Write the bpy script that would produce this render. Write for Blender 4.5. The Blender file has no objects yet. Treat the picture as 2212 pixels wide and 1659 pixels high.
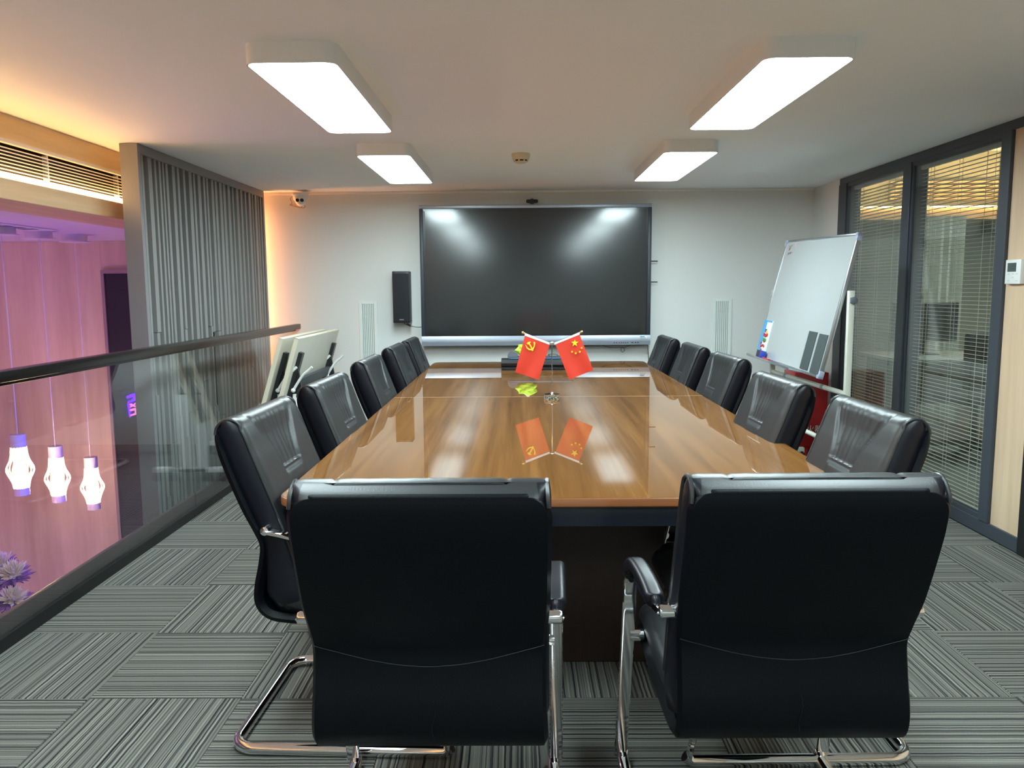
import bpy, bmesh, math, random
from mathutils import Vector, Matrix
random.seed(7)
S = bpy.context.scene
COL = S.collection
PI = math.pi

# ------------------------------------------------------------------ camera
F, YAW, PIT, ROL, HC = 1714.8, .0101, .1191, -.0073, 1.3156
fwd = Vector((-math.sin(YAW)*math.cos(PIT), math.cos(YAW)*math.cos(PIT), -math.sin(PIT)))
r0 = Vector((math.cos(YAW), math.sin(YAW), 0)); u0 = r0.cross(fwd)
rr = r0*math.cos(ROL) + u0*math.sin(ROL); uu = u0*math.cos(ROL) - r0*math.sin(ROL)
cam = bpy.data.cameras.new('camera'); co = bpy.data.objects.new('camera', cam); COL.objects.link(co)
cam.sensor_width = 36; cam.lens = F/2212*36; cam.clip_start = .05; cam.clip_end = 60
co.matrix_world = Matrix(((rr.x, uu.x, -fwd.x, 0), (rr.y, uu.y, -fwd.y, 0), (rr.z, uu.z, -fwd.z, HC), (0, 0, 0, 1)))
S.camera = co
# ------------------------------------------------------------------ world, exposure
w = bpy.data.worlds.new('world'); S.world = w; w.use_nodes = True
w.node_tree.nodes['Background'].inputs[0].default_value = (.6, .65, .75, 1)
w.node_tree.nodes['Background'].inputs[1].default_value = .05
S.view_settings.view_transform = 'Standard'; S.view_settings.look = 'None'
S.view_settings.gamma = 1; S.view_settings.use_curve_mapping = False
S.view_settings.exposure = 2.0
PANEL_E = 9.0          # ceiling fixtures
LED_E = 6.5           # warm LED strips
WARM = (1.0, .50, .17)
WARM_GAP = (1.0, .36, .11)

def area(name, loc, rot, sx, sy, power, color, spread=PI):
    l = bpy.data.lights.new(name, 'AREA'); l.shape = 'RECTANGLE'; l.size = sx; l.size_y = sy
    l.energy = power; l.color = color; l.spread = spread
    o = bpy.data.objects.new(name, l); o.location = loc; o.rotation_euler = rot; COL.objects.link(o); return o
# stage lights of the atrium: magenta wash on the timber wall, blue from the side
area('atrium_wash_light', (-4.6, 3.4, 1.5), (math.radians(68), 0, math.radians(8)), 1.6, .4, 2.6, (.95, .30, 1.0))
area('atrium_low_light', (-5.2, 4.0, -2.3), (math.radians(110), 0, math.radians(-10)), 1.6, .4, 9, (1.0, .36, 1.0))
area('atrium_side_light', (-2.32, 5.0, .1), (0, math.radians(90), math.radians(0)), .8, .4, 5, (.12, .06, 1.0))
area('atrium_uplight', (-3.4, 4.6, -.9), (math.radians(180), 0, 0), .8, .8, 2.2, (.75, .18, 1.0))
area('office_light', (4.2, 5.6, 2.55), (0, 0, 0), 1.6, 1.2, 33, (.95, 1.0, .93))
area('office_cove_light', (4.8, 8.2, 2.12), (math.radians(180), 0, 0), 4.2, .06, 22, (1.0, .56, .22))
area('warm_gap_light', (-2.265, 6.70, .9), (0, math.radians(-90), 0), 2.2, .03, 4.6, WARM_GAP)

# ------------------------------------------------------------------ materials
MATS = {}
def lin(c):
    return tuple(((v/255)/12.92 if v/255 <= .04045 else ((v/255+.055)/1.055)**2.4) for v in c)
def mat(name, col, rough=.5, metal=0, spec=.5, coat=0, coat_r=.03, emit=None, es=0, bump=None, noise=None, sheen=0):
    """bump=(scale,strength); noise=(scale,amount) mottles the colour"""
    if name in MATS: return MATS[name]
    m = bpy.data.materials.new(name); m.use_nodes = True; n = m.node_tree; L = n.links
    b = n.nodes['Principled BSDF']; MATS[name] = m
    b.inputs['Base Color'].default_value = (*col, 1); b.inputs['Roughness'].default_value = rough
    b.inputs['Metallic'].default_value = metal; b.inputs['Specular IOR Level'].default_value = spec
    b.inputs['Coat Weight'].default_value = coat; b.inputs['Coat Roughness'].default_value = coat_r
    b.inputs['Sheen Weight'].default_value = sheen
    if emit: b.inputs['Emission Color'].default_value = (*emit, 1); b.inputs['Emission Strength'].default_value = es
    tc = n.nodes.new('ShaderNodeTexCoord')
    if bump:
        t = n.nodes.new('ShaderNodeTexNoise'); t.inputs['Scale'].default_value = bump[0]; t.inputs['Detail'].default_value = 3
        L.new(tc.outputs['Object'], t.inputs['Vector'])
        bp = n.nodes.new('ShaderNodeBump'); bp.inputs['Strength'].default_value = bump[1]; bp.inputs['Distance'].default_value = .002
        L.new(t.outputs['Fac'], bp.inputs['Height']); L.new(bp.outputs['Normal'], b.inputs['Normal'])
    amt, sc = (noise[1], noise[0]) if noise else (.06, 7)
    t2 = n.nodes.new('ShaderNodeTexNoise'); t2.inputs['Scale'].default_value = sc; t2.inputs['Detail'].default_value = 4
    L.new(tc.outputs['Object'], t2.inputs['Vector'])
    mx = n.nodes.new('ShaderNodeMix'); mx.data_type = 'RGBA'
    mx.inputs['A'].default_value = (*[v*(1-amt) for v in col], 1); mx.inputs['B'].default_value = (*[min(1, v*(1+amt)) for v in col], 1)
    L.new(t2.outputs['Fac'], mx.inputs['Factor']); L.new(mx.outputs['Result'], b.inputs['Base Color'])
    return m
def ramp(n, stops, interp='LINEAR'):
    r = n.nodes.new('ShaderNodeValToRGB'); r.color_ramp.interpolation = interp
    e = r.color_ramp.elements
    while len(e) < len(stops): e.new(.5)
    for el, (p, c) in zip(e, stops): el.position = p; el.color = (*c, 1)
    return r
def wood(name, c1, c2, axis=1, scale=1., rough=.35, coat=0, coat_r=.03, stretch=12, vein=.5):
    """streaky veneer, the grain runs along the axis"""
    m = bpy.data.materials.new(name); m.use_nodes = True; n = m.node_tree; L = n.links; b = n.nodes['Principled BSDF']; MATS[name] = m
    tc = n.nodes.new('ShaderNodeTexCoord'); mp = n.nodes.new('ShaderNodeMapping')
    sc = [stretch*scale]*3; sc[axis] = scale*.55; mp.inputs['Scale'].default_value = sc
    oi = n.nodes.new('ShaderNodeObjectInfo'); ad = n.nodes.new('ShaderNodeVectorMath'); ad.operation = 'ADD'
    mu = n.nodes.new('ShaderNodeVectorMath'); mu.operation = 'SCALE'; mu.inputs[0].default_value = (13, 17, 11)
    L.new(oi.outputs['Random'], mu.inputs['Scale']); L.new(tc.outputs['Object'], ad.inputs[0]); L.new(mu.outputs[0], ad.inputs[1])
    L.new(ad.outputs[0], mp.inputs['Vector'])
    t = n.nodes.new('ShaderNodeTexNoise'); t.inputs['Scale'].default_value = 1; t.inputs['Detail'].default_value = 6; t.inputs['Roughness'].default_value = .62
    t.inputs['Distortion'].default_value = .06; t.inputs['Detail'].default_value = 4
    L.new(mp.outputs[0], t.inputs['Vector'])
    t3 = n.nodes.new('ShaderNodeTexNoise'); t3.inputs['Scale'].default_value = 9; t3.inputs['Detail'].default_value = 2
    L.new(mp.outputs[0], t3.inputs['Vector'])
    mt = n.nodes.new('ShaderNodeMath'); mt.operation = 'MULTIPLY_ADD'; mt.inputs[1].default_value = vein*.5
    L.new(t3.outputs['Fac'], mt.inputs[0]); L.new(t.outputs['Fac'], mt.inputs[2])
    r = ramp(n, [(.30+vein*.2, c1), (.78+vein*.2, c2)])
    L.new(mt.outputs[0], r.inputs[0]); L.new(r.outputs[0], b.inputs['Base Color'])
    b.inputs['Roughness'].default_value = rough; b.inputs['Coat Weight'].default_value = coat; b.inputs['Coat Roughness'].default_value = coat_r
    return m
def glass(name, tint=(.93, .95, .95), ior=1.5, rough=0.0):
    m = bpy.data.materials.new(name); m.use_nodes = True; n = m.node_tree; L = n.links; n.nodes.clear(); MATS[name] = m
    o = n.nodes.new('ShaderNodeOutputMaterial'); mx = n.nodes.new('ShaderNodeMixShader')
    tr = n.nodes.new('ShaderNodeBsdfTransparent'); tr.inputs[0].default_value = (*tint, 1)
    gl = n.nodes.new('ShaderNodeBsdfGlossy'); gl.inputs['Roughness'].default_value = rough; gl.inputs[0].default_value = (1, 1, 1, 1)
    # Schlick reflectance, the same from both sides of the pane
    lw = n.nodes.new('ShaderNodeLayerWeight'); lw.inputs['Blend'].default_value = .5
    pw = n.nodes.new('ShaderNodeMath'); pw.operation = 'POWER'; pw.inputs[1].default_value = 4.5; L.new(lw.outputs['Facing'], pw.inputs[0])
    f0 = ((ior-1)/(ior+1))**2
    ma = n.nodes.new('ShaderNodeMath'); ma.operation = 'MULTIPLY_ADD'; ma.inputs[1].default_value = 1-f0; ma.inputs[2].default_value = f0; L.new(pw.outputs[0], ma.inputs[0])
    L.new(ma.outputs[0], mx.inputs[0]); L.new(tr.outputs[0], mx.inputs[1]); L.new(gl.outputs[0], mx.inputs[2]); L.new(mx.outputs[0], o.inputs[0])
    return m
def carpet():
    m = bpy.data.materials.new('striped_carpet'); m.use_nodes = True; n = m.node_tree; L = n.links; b = n.nodes['Principled BSDF']
    tc = n.nodes.new('ShaderNodeTexCoord'); sp = n.nodes.new('ShaderNodeSeparateXYZ'); L.new(tc.outputs['Object'], sp.inputs[0])
    oi = n.nodes.new('ShaderNodeObjectInfo')
    wv = n.nodes.new('ShaderNodeTexNoise'); wv.inputs['Scale'].default_value = 14
    L.new(tc.outputs['Object'], wv.inputs['Vector'])
    def ma(op, a, b_, c=None):
        k = n.nodes.new('ShaderNodeMath'); k.operation = op
        for i, v in enumerate((a, b_, c)):
            if v is None: continue
            if isinstance(v, (int, float)): k.inputs[i].default_value = v
            else: L.new(v, k.inputs[i])
        return k.outputs[0]
    x = ma('MULTIPLY_ADD', wv.outputs['Fac'], .004, sp.outputs['X'])
    x = ma('MULTIPLY_ADD', oi.outputs['Random'], 37.0, x)
    def n1(scale, det):
        t = n.nodes.new('ShaderNodeTexNoise'); t.noise_dimensions = '1D'; t.inputs['Scale'].default_value = scale; t.inputs['Detail'].default_value = det
        L.new(x, t.inputs['W']); return t.outputs['Fac']
    a = n1(135, 1.5); c = n1(80, 0)
    dark = ramp(n, [(.33, lin((40, 41, 46))), (.40, lin((102, 102, 97))), (.60, lin((117, 116, 110))), (.68, lin((148, 147, 137)))])
    L.new(a, dark.inputs[0])
    d2 = ramp(n, [(.36, (.22, .22, .25)), (.42, (1, 1, 1))]); L.new(c, d2.inputs[0])
    mx = n.nodes.new('ShaderNodeMix'); mx.data_type = 'RGBA'; mx.blend_type = 'MULTIPLY'; mx.inputs['Factor'].default_value = .8
    L.new(dark.outputs[0], mx.inputs['A']); L.new(d2.outputs[0], mx.inputs['B'])
    fz = n.nodes.new('ShaderNodeTexNoise'); fz.inputs['Scale'].default_value = 420; fz.inputs['Detail'].default_value = 2
    L.new(tc.outputs['Object'], fz.inputs['Vector'])
    fr = ramp(n, [(.3, (.72, .72, .72)), (.7, (1.1, 1.1, 1.1))]); L.new(fz.outputs['Fac'], fr.inputs[0])
    m2 = n.nodes.new('ShaderNodeMix'); m2.data_type = 'RGBA'; m2.blend_type = 'MULTIPLY'; m2.inputs['Factor'].default_value = 1
    L.new(mx.outputs['Result'], m2.inputs['A']); L.new(fr.outputs[0], m2.inputs['B']); L.new(m2.outputs['Result'], b.inputs['Base Color'])
    b.inputs['Roughness'].default_value = .95; b.inputs['Specular IOR Level'].default_value = .15
    bp = n.nodes.new('ShaderNodeBump'); bp.inputs['Strength'].default_value = .5; bp.inputs['Distance'].default_value = .003
    L.new(a, bp.inputs['Height']); L.new(bp.outputs[0], b.inputs['Normal'])
    return m

M_wall = mat('wall_paint', lin((212, 214, 212)), .75, bump=(90, .05), noise=(1.2, .02))
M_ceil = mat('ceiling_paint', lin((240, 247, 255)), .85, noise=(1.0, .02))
M_crown = mat('crown_paint', lin((225, 222, 218)), .6)
M_carpet = carpet()
M_slab = mat('slab_dark', (.012, .012, .013), .8)
M_frame = mat('slate_frame', lin((60, 65, 74)), .42, noise=(3, .04))
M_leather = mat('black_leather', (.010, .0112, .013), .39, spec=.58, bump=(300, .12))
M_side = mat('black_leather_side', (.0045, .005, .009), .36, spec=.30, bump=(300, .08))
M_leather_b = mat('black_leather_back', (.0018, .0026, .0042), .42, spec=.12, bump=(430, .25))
M_chrome = mat('chrome', (.80, .80, .82), .07, metal=1)
M_table = wood('table_veneer', lin((92, 58, 29)), lin((138, 95, 52)), axis=1, scale=1.3, rough=.5, coat=1.0, coat_r=.004, stretch=20, vein=.35)
M_table.node_tree.nodes['Principled BSDF'].inputs['Coat IOR'].default_value = 1.42; M_table.node_tree.nodes['Principled BSDF'].inputs['Specular IOR Level'].default_value = 0; M_table.node_tree.nodes['Principled BSDF'].inputs['IOR'].default_value = 1.0
M_edge = wood('table_edge_wood', lin((112, 64, 32)), lin((142, 86, 46)), axis=0, scale=1.5, rough=.3, coat=.7, coat_r=.05)
M_apron = mat('table_apron_paint', (.005, .009, .019), .4, coat=.15)
M_ped = wood('pedestal_veneer', lin((38, 25, 19)), lin((52, 34, 25)), axis=2, scale=1.5, rough=.5)
M_fix = mat('fixture_housing', lin((222, 228, 236)), .5, noise=(2, .02))
M_diff = mat('fixture_diffuser', (.9, .9, .9), .6, emit=(.80, 1.0, 1.03), es=PANEL_E)
M_led = mat('warm_led', (.9, .8, .6), .5, emit=(1.0, .56, .20), es=LED_E)
M_silver = mat('brushed_silver', lin((158, 165, 178)), .36, metal=.55, noise=(2, .03))
M_bez = mat('tv_black_bezel', (.008, .010, .014), .25, coat=.3)
M_screen = mat('tv_glass', (.008, .010, .012), .14, spec=.62, noise=(2, .01), coat=.34, coat_r=.40)
M_blk = mat('black_plastic', (.010, .010, .012), .4)
M_blkc = mat('black_speaker_cloth', (.010, .011, .016), .8, bump=(900, .4))
M_white = mat('white_plastic', lin((228, 230, 228)), .4)
M_vent = mat('vent_paint', lin((215, 222, 218)), .5)
M_ventd = mat('vent_dark', lin((128, 136, 132)), .8)
M_panelf = mat('screen_grey_paint', lin((132, 130, 134)), .5, noise=(2, .03))
M_slat = mat('screen_slat_paint', lin((138, 138, 137)), .5, noise=(2, .04))
M_back = mat('screen_backing', lin((76, 71, 82)), .6)
M_rail = mat('bronze_handrail', lin((46, 40, 39)), .25, metal=.7)
M_chan = mat('bronze_channel', lin((98, 82, 84)), .35, metal=.4)
M_glassr = glass('railing_glass', (.90, .92, .92), 1.5)
M_glassw = glass('window_glass', (.86, .89, .88), 1.45)
M_acr = mat('clear_acrylic', (.9, 1, .96), .02, noise=(3, .01)); M_acr.node_tree.nodes['Principled BSDF'].inputs['Transmission Weight'].default_value = 1
M_oak = wood('pale_oak', lin((196, 168, 138)), lin((222, 196, 166)), axis=2, scale=1.2, rough=.5, stretch=10, vein=.3)
M_beam = wood('beam_oak', lin((205, 175, 135)), lin((228, 202, 165)), axis=1, scale=1.2, rough=.55, stretch=10, vein=.3)
M_atr = wood('atrium_timber', lin((190, 165, 140)), lin((226, 206, 182)), axis=2, scale=.8, rough=.55, stretch=7, vein=.25)
M_wb = mat('whiteboard_enamel', lin((168, 172, 173)), .18, coat=.3, noise=(2, .01))
M_alu = mat('aluminium', lin((190, 194, 200)), .3, metal=.9)
M_corner = mat('corner_cap_plastic', lin((160, 166, 190)), .45)
M_cream = mat('cream_painted_steel', lin((206, 208, 196)), .45)
M_lam = mat('cream_laminate', lin((206, 200, 184)), .45)
M_lam_e = mat('cream_edge', lin((222, 214, 192)), .5)
M_red = mat('red_cabinet_paint', lin((168, 24, 28)), .4, coat=.2)
M_redf = mat('red_flag_satin', lin((204, 50, 26)), .55, sheen=.1)
M_yel = mat('flag_yellow', lin((250, 214, 40)), .6)
M_sleeve = mat('white_flag_sleeve', lin((226, 222, 236)), .6)
M_gold = mat('brass_finial', lin((196, 176, 130)), .25, metal=1)
M_grey = mat('dark_grey_plastic', lin((58, 62, 66)), .5)
M_strip = mat('charcoal_magnet', lin((62, 70, 70)), .7)
M_blue = mat('blue_print', lin((74, 158, 214)), .45)
M_lime = mat('lime_plastic', lin((176, 226, 48)), .5)
M_slatb = mat('blind_slat_enamel', lin((176, 178, 172)), .4)
M_cord = mat('blind_cord', lin((205, 203, 196)), .8)
M_off = mat('office_wall_paint', lin((150, 155, 148)), .8)
M_dark = mat('dark_door', (.010, .011, .016), .55)

# ------------------------------------------------------------------ mesh builder
ROOT = {}
class MB:
    def __init__(s): s.bm = bmesh.new()
    def _merge(s, t):
        me = bpy.data.meshes.new('tmp'); t.to_mesh(me); t.free(); s.bm.from_mesh(me); bpy.data.meshes.remove(me); return s
    def box(s, x0, x1, y0, y1, z0, z1, bev=0, seg=2, rot=None):
        t = bmesh.new(); bmesh.ops.create_cube(t, size=1)
        sc = (abs(x1-x0), abs(y1-y0), abs(z1-z0)); c = Vector(((x0+x1)/2, (y0+y1)/2, (z0+z1)/2))
        for v in t.verts: v.co = Vector((v.co.x*sc[0], v.co.y*sc[1], v.co.z*sc[2]))
        if bev: bmesh.ops.bevel(t, geom=list(t.edges), offset=min(bev, min(sc)*.48), segments=seg, affect='EDGES', profile=.5)
        if rot: 
            for v in t.verts: v.co = rot @ v.co
        for v in t.verts: v.co += c
        return s._merge(t)
    def cyl(s, p0, p1, r, seg=16, r2=None, caps=True):
        p0, p1 = Vector(p0), Vector(p1); d = p1-p0; q = d.to_track_quat('Z', 'Y')
        t = bmesh.new(); bmesh.ops.create_cone(t, cap_ends=caps, segments=seg, radius1=r, radius2=r if r2 is None else r2, depth=d.length)
        for v in t.verts: v.co = q @ v.co + (p0+p1)/2
        return s._merge(t)
    def sph(s, c, r, sx=1, sy=1, sz=1, seg=16):
        t = bmesh.new(); bmesh.ops.create_uvsphere(t, u_segments=seg, v_segments=max(6, seg//2), radius=r)
        for v in t.verts: v.co = Vector((v.co.x*sx, v.co.y*sy, v.co.z*sz)) + Vector(c)
        return s._merge(t)
    def lathe(s, prof, c, seg=28, axis='Z'):
        rings = []
        for (r, h) in prof:
            ring = []
            for k in range(seg):
                a = 2*PI*k/seg
                p = (r*math.cos(a), r*math.sin(a), h) if axis == 'Z' else (r*math.cos(a), h, r*math.sin(a)) if axis == 'Y' else (h, r*math.cos(a), r*math.sin(a))
                ring.append(s.bm.verts.new(Vector(p)+Vector(c)))
            rings.append(ring)
        for a, b in zip(rings, rings[1:]):
            for k in range(seg): s.bm.faces.new((a[k], a[(k+1) % seg], b[(k+1) % seg], b[k]))
        s.bm.faces.new(rings[0]); s.bm.faces.new(rings[-1]); return s
    def tube(s, pts, r, seg=10, closed=False):
        pts = [Vector(p) for p in pts]; rings = []; prev = None; n = len(pts)
        for i, p in enumerate(pts):
            d = (pts[(i+1) % n]-pts[i-1]) if closed else (pts[min(i+1, n-1)]-pts[max(i-1, 0)])
            d.normalize()
            if prev is None:
                a = d.orthogonal().normalized()
            else: a = (prev - d*prev.dot(d)).normalized()
            prev = a; b = d.cross(a)
            rings.append([s.bm.verts.new(p + a*r*math.cos(2*PI*k/seg) + b*r*math.sin(2*PI*k/seg)) for k in range(seg)])
        for i in range(n if closed else n-1):
            A, B = rings[i], rings[(i+1) % n]
            for k in range(seg): s.bm.faces.new((A[k], A[(k+1) % seg], B[(k+1) % seg], B[k]))
        if not closed: s.bm.faces.new(rings[0][::-1]); s.bm.faces.new(rings[-1])
        return s
    def prism(s, poly, axis, a0, a1):
        """poly in the plane of the other two axes (x,y,z order), extruded a0..a1 along axis"""
        def P(u, v, w): return {'X': (w, u, v), 'Y': (u, w, v), 'Z': (u, v, w)}[axis]
        A = [s.bm.verts.new(P(u, v, a0)) for u, v in poly]; B = [s.bm.verts.new(P(u, v, a1)) for u, v in poly]
        n = len(poly)
        s.bm.faces.new(A); s.bm.faces.new(B[::-1])
        for k in range(n): s.bm.faces.new((A[k], B[k], B[(k+1) % n], A[(k+1) % n]))
        return s
    def bar(s, p0, p1, w, h, up=(0, 0, 1), bev=0):
        p0, p1 = Vector(p0), Vector(p1); d = (p1-p0); L = d.length; d.normalize(); u = Vector(up); x = d.cross(u).normalized(); u = x.cross(d)
        t = bmesh.new(); bmesh.ops.create_cube(t, size=1)
        for v in t.verts: v.co = Vector((v.co.x*w, v.co.y*L, v.co.z*h))
        if bev: bmesh.ops.bevel(t, geom=list(t.edges), offset=bev, segments=2, affect='EDGES', profile=.5)
        Mx = Matrix((x, d, u)).transposed()
        for v in t.verts: v.co = Mx @ v.co + (p0+p1)/2
        return s._merge(t)
    def build(s, name, m, parent=None, smooth=True, label=None, loc=None, ang=35):
        off = Vector((0, 0, 0))
        if parent is not None: off = ROOT[parent.name]
        elif loc is not None: off = Vector(loc)
        bmesh.ops.recalc_face_normals(s.bm, faces=s.bm.faces)
        for v in s.bm.verts: v.co -= off
        me = bpy.data.meshes.new(name); s.bm.to_mesh(me); s.bm.free()
        me.materials.append(m)
        if smooth: me.shade_smooth(); me.set_sharp_from_angle(angle=math.radians(ang))
        o = bpy.data.objects.new(name, me); COL.objects.link(o)
        if parent is not None: o.parent = parent; ROOT[o.name] = off
        else:
            o.location = off; ROOT[o.name] = off
        if label: o['label'] = label
        return o
def thing(name, label, cat, loc, group=None):
    o = bpy.data.objects.new(name, None); COL.objects.link(o); o.location = loc; o.empty_display_size = .1
    o['label'] = label; o['category'] = cat
    if group: o['group'] = group
    ROOT[o.name] = Vector(loc); return o
def tag(o, label, cat, group=None):
    o['label'] = label; o['category'] = cat
    if group: o['group'] = group
    return o
def struct(o, label=None):
    o['kind'] = 'structure'
    if label: o['label'] = label
    return o
def copy_tree(o, parent=None):
    c = o.copy(); COL.objects.link(c); c.parent = parent
    for ch in list(o.children): copy_tree(ch, c)
    return c
def spline(pts, n):
    """Catmull-Rom through pts, n samples"""
    pts = [Vector(p) for p in pts]; P = [pts[0]*2-pts[1]] + pts + [pts[-1]*2-pts[-2]]; out = []; m = len(pts)-1
    for i in range(n):
        t = i/(n-1)*m; k = min(int(t), m-1); t -= k; a, b, c, d = P[k:k+4]
        out.append(.5*((2*b) + (c-a)*t + (2*a-5*b+4*c-d)*t*t + (3*b-a-3*c+d)*t**3))
    return out
def rrect(x0, x1, y0, y1, r, seg=6):
    out = []
    for cx, cy, a0 in ((x1-r, y1-r, 0), (x0+r, y1-r, 90), (x0+r, y0+r, 180), (x1-r, y0+r, 270)):
        for k in range(seg+1):
            a = math.radians(a0+90*k/seg); out.append((cx+r*math.cos(a), cy+r*math.sin(a)))
    return out

WY, CZ, RX = 6.75, 2.13, 2.45     # back wall, ceiling height, right partition
FX = -1.9129                      # left floor edge

# ================================================================== FLOOR
fl = struct(MB().box(FX, RX, -2.6, WY, -.30, -.006).build('floor', M_slab, smooth=False))
TS = .5; TX0, TY0 = -1.9129, 1.9354-4.5
def tile_mesh(w_, nm):
    b = MB(); b.box(-w_/2, w_/2, -.2492, .2492, -.006, 0, bev=.0015, seg=1); o = b.build(nm, M_carpet, smooth=False); me = o.data; bpy.data.objects.remove(o); return me
t_full = tile_mesh(.4984, 'carpet_tile'); 
wcut = RX - (TX0+8*TS) - .002
def tile_cut(along):
    b = MB()
    if along: b.box(-wcut/2, wcut/2, -.2492, .2492, -.006, 0, bev=.0015, seg=1)
    else: b.box(-.2492, .2492, -wcut/2, wcut/2, -.006, 0, bev=.0015, seg=1)
    o = b.build('carpet_tile', M_carpet, smooth=False); me = o.data; bpy.data.objects.remove(o); return me
t_cut = {True: tile_cut(True), False: tile_cut(False)}
for i in range(9):
    for j in range(19):
        y = TY0 + (j+.5)*TS
        if y > WY-.24+.25: continue
        # stripe direction: checkerboard; i=0 column, row Y 2.435..2.935 runs along Y
        along = ((i + j) % 2) == ((0 + 10) % 2)
        me = t_full if i < 8 else t_cut[along]
        cx = TX0 + (i+.5)*TS if i < 8 else RX - .002 - wcut/2
        o = bpy.data.objects.new('carpet_tile', me); COL.objects.link(o); o.parent = fl
        o.location = (cx, min(y, WY-.2), 0); o.rotation_euler = (0, 0, 0 if along else PI/2)
# ================================================================== CEILING, WALLS
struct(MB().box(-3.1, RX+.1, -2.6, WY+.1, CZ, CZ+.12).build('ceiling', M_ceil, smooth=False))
struct(MB().box(-2.32, RX+.1, WY, WY+.12, -3.0, CZ).build('wall_back', M_wall, smooth=False))
struct(MB().box(-7, RX+.1, -2.72, -2.6, -3, 2.9).build('wall_front', M_wall, smooth=False))
struct(MB().box(RX, RX+.12, 6.22, WY+.1, -.0, CZ).build('wall_right', M_wall, smooth=False))
struct(MB().box(-2.08, RX, WY-.012, WY, CZ-.022, CZ, bev=.004).build('trim_1', M_crown, smooth=False))
# left floor edge: black nosing, glass channel
struct(MB().box(FX-.04, FX+.004, -2.6, WY, -.32, .052, bev=.003).build('trim_2', mat('black_edge', (.006, .006, .007), .35), smooth=False))
# right partition structure below/above the glazing
rp = struct(MB().box(RX, RX+.10, -2.6, 6.22, 0, .075, bev=.003).build('baseboard_right', M_frame, smooth=False))
struct(MB().box(RX, RX+.10, -2.6, 6.22, 2.082, CZ, bev=.003).build('trim_3', M_frame, smooth=False))
for y0, y1, nm in ((6.08, 6.22, 'trim_4'), (5.095, 5.19, 'trim_5'), (4.075, 4.15, 'trim_6')):
    struct(MB().box(RX-.006, RX+.10, y0, y1, .075, 2.082, bev=.003).build(nm, M_frame, smooth=False))
ow = struct(MB().box(RX+.012, RX+.09, 3.815, 4.072, .075, 2.082).build('wall_right', M_oak, smooth=False))
struct(MB().box(RX-.012, RX+.10, 3.72, 3.808, 0, 2.082, bev=.004).build('trim_7', mat('black_door_frame', (.010, .010, .012), .3), smooth=False))
d2 = struct(MB().box(RX+.02, RX+.06, 2.80, 3.72, .0, 2.082).build('door_2', M_dark, smooth=False))
MB().tube([(RX+.01, 2.9, .95), (RX-.04, 2.9, .95), (RX-.04, 2.9, 1.15), (RX+.01, 2.9, 1.15)], .009).build('door_handle', M_chrome, d2)
struct(MB().box(RX+.01, RX+.09, -2.6, 2.80, .075, 2.082).build('wall_right', M_oak, smooth=False))
# windows
def window(nm, y0, y1, tilt):
    fr = MB()
    d = .022
    fr.box(RX+.004, RX+.096, y0, y0+d, .075, 2.082).box(RX+.004, RX+.096, y1-d, y1, .075, 2.082)
    fr.box(RX+.004, RX+.096, y0+d, y1-d, .075, .10).box(RX+.004, RX+.096, y0+d, y1-d, 2.055, 2.082)
    wn = struct(fr.build(nm, M_frame, smooth=False))
    MB().box(RX+.012, RX+.018, y0+d, y1-d, .10, 2.055).build('pane', M_glassw, wn, smooth=False)
    MB().box(RX+.084, RX+.090, y0+d, y1-d, .10, 2.055).build('pane', M_glassw, wn, smooth=False)
    return wn
window('window_1', 5.19, 6.08, 0); window('window_2', 4.15, 5.095, 0)
def blind(label, y0, y1, tilt):
    xc = RX+.051
    r = thing('venetian_blind', label, 'blind', (xc, (y0+y1)/2, 2.03), 'venetian blinds between the partition panes')
    MB().box(xc-.012, xc+.012, y0, y1, 2.030, 2.053, bev=.002).build('head_rail', M_slatb, r, smooth=False)
    n = 84; p = .0226
    s = MB(); prof = []
    for k in range(5):
        a = -1+2*k/4; prof.append((a*.0085, .0016*(1-a*a)))
    prof = prof + [(x, z-.0006) for x, z in prof[::-1]]
    c, sn = math.cos(tilt), math.sin(tilt)
    s.prism([(xc+x*c - z*sn, z*c + x*sn) for x, z in prof], 'Y', y0, y1) if False else None
    A = [s.bm.verts.new((xc+x*c-z*sn, y0, 2.0+z*c+x*sn)) for x, z in prof]; B = [s.bm.verts.new((v.co.x, y1, v.co.z)) for v in A]
    s.bm.faces.new(A); s.bm.faces.new(B[::-1])
    for k in range(len(A)): s.bm.faces.new((A[k], B[k], B[(k+1) % len(A)], A[(k+1) % len(A)]))
    o = s.build('slat', M_slatb, r, smooth=True)
    for k in range(1, n):
        q = o.copy(); COL.objects.link(q); q.parent = r; q.location = (0, 0, -k*p)
    MB().box(xc-.01, xc+.01, y0, y1, 2.0-n*p-.012, 2.0-n*p+.002, bev=.002).build('bottom_rail', M_slatb, r, smooth=False)
    for t in (.10, .5, .90):
        y = y0+(y1-y0)*t
        for dx in (-.0095, .0095): MB().cyl((xc+dx, y, 2.0-n*p), (xc+dx, y, 2.03), .0011, 6).build('ladder_cord', M_cord, r)
    for y in (y0+.16, y1-.17): MB().cyl((xc-.013, y, .16), (xc-.013, y, 2.03), .0016, 6).build('pull_cord', M_cord, r)
blind('grey venetian blind in the far partition window, behind the whiteboard', 5.225, 6.045, math.radians(-14))
blind('grey venetian blind in the near partition window, beside the oak panel', 4.185, 5.06, math.radians(-4))

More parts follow.
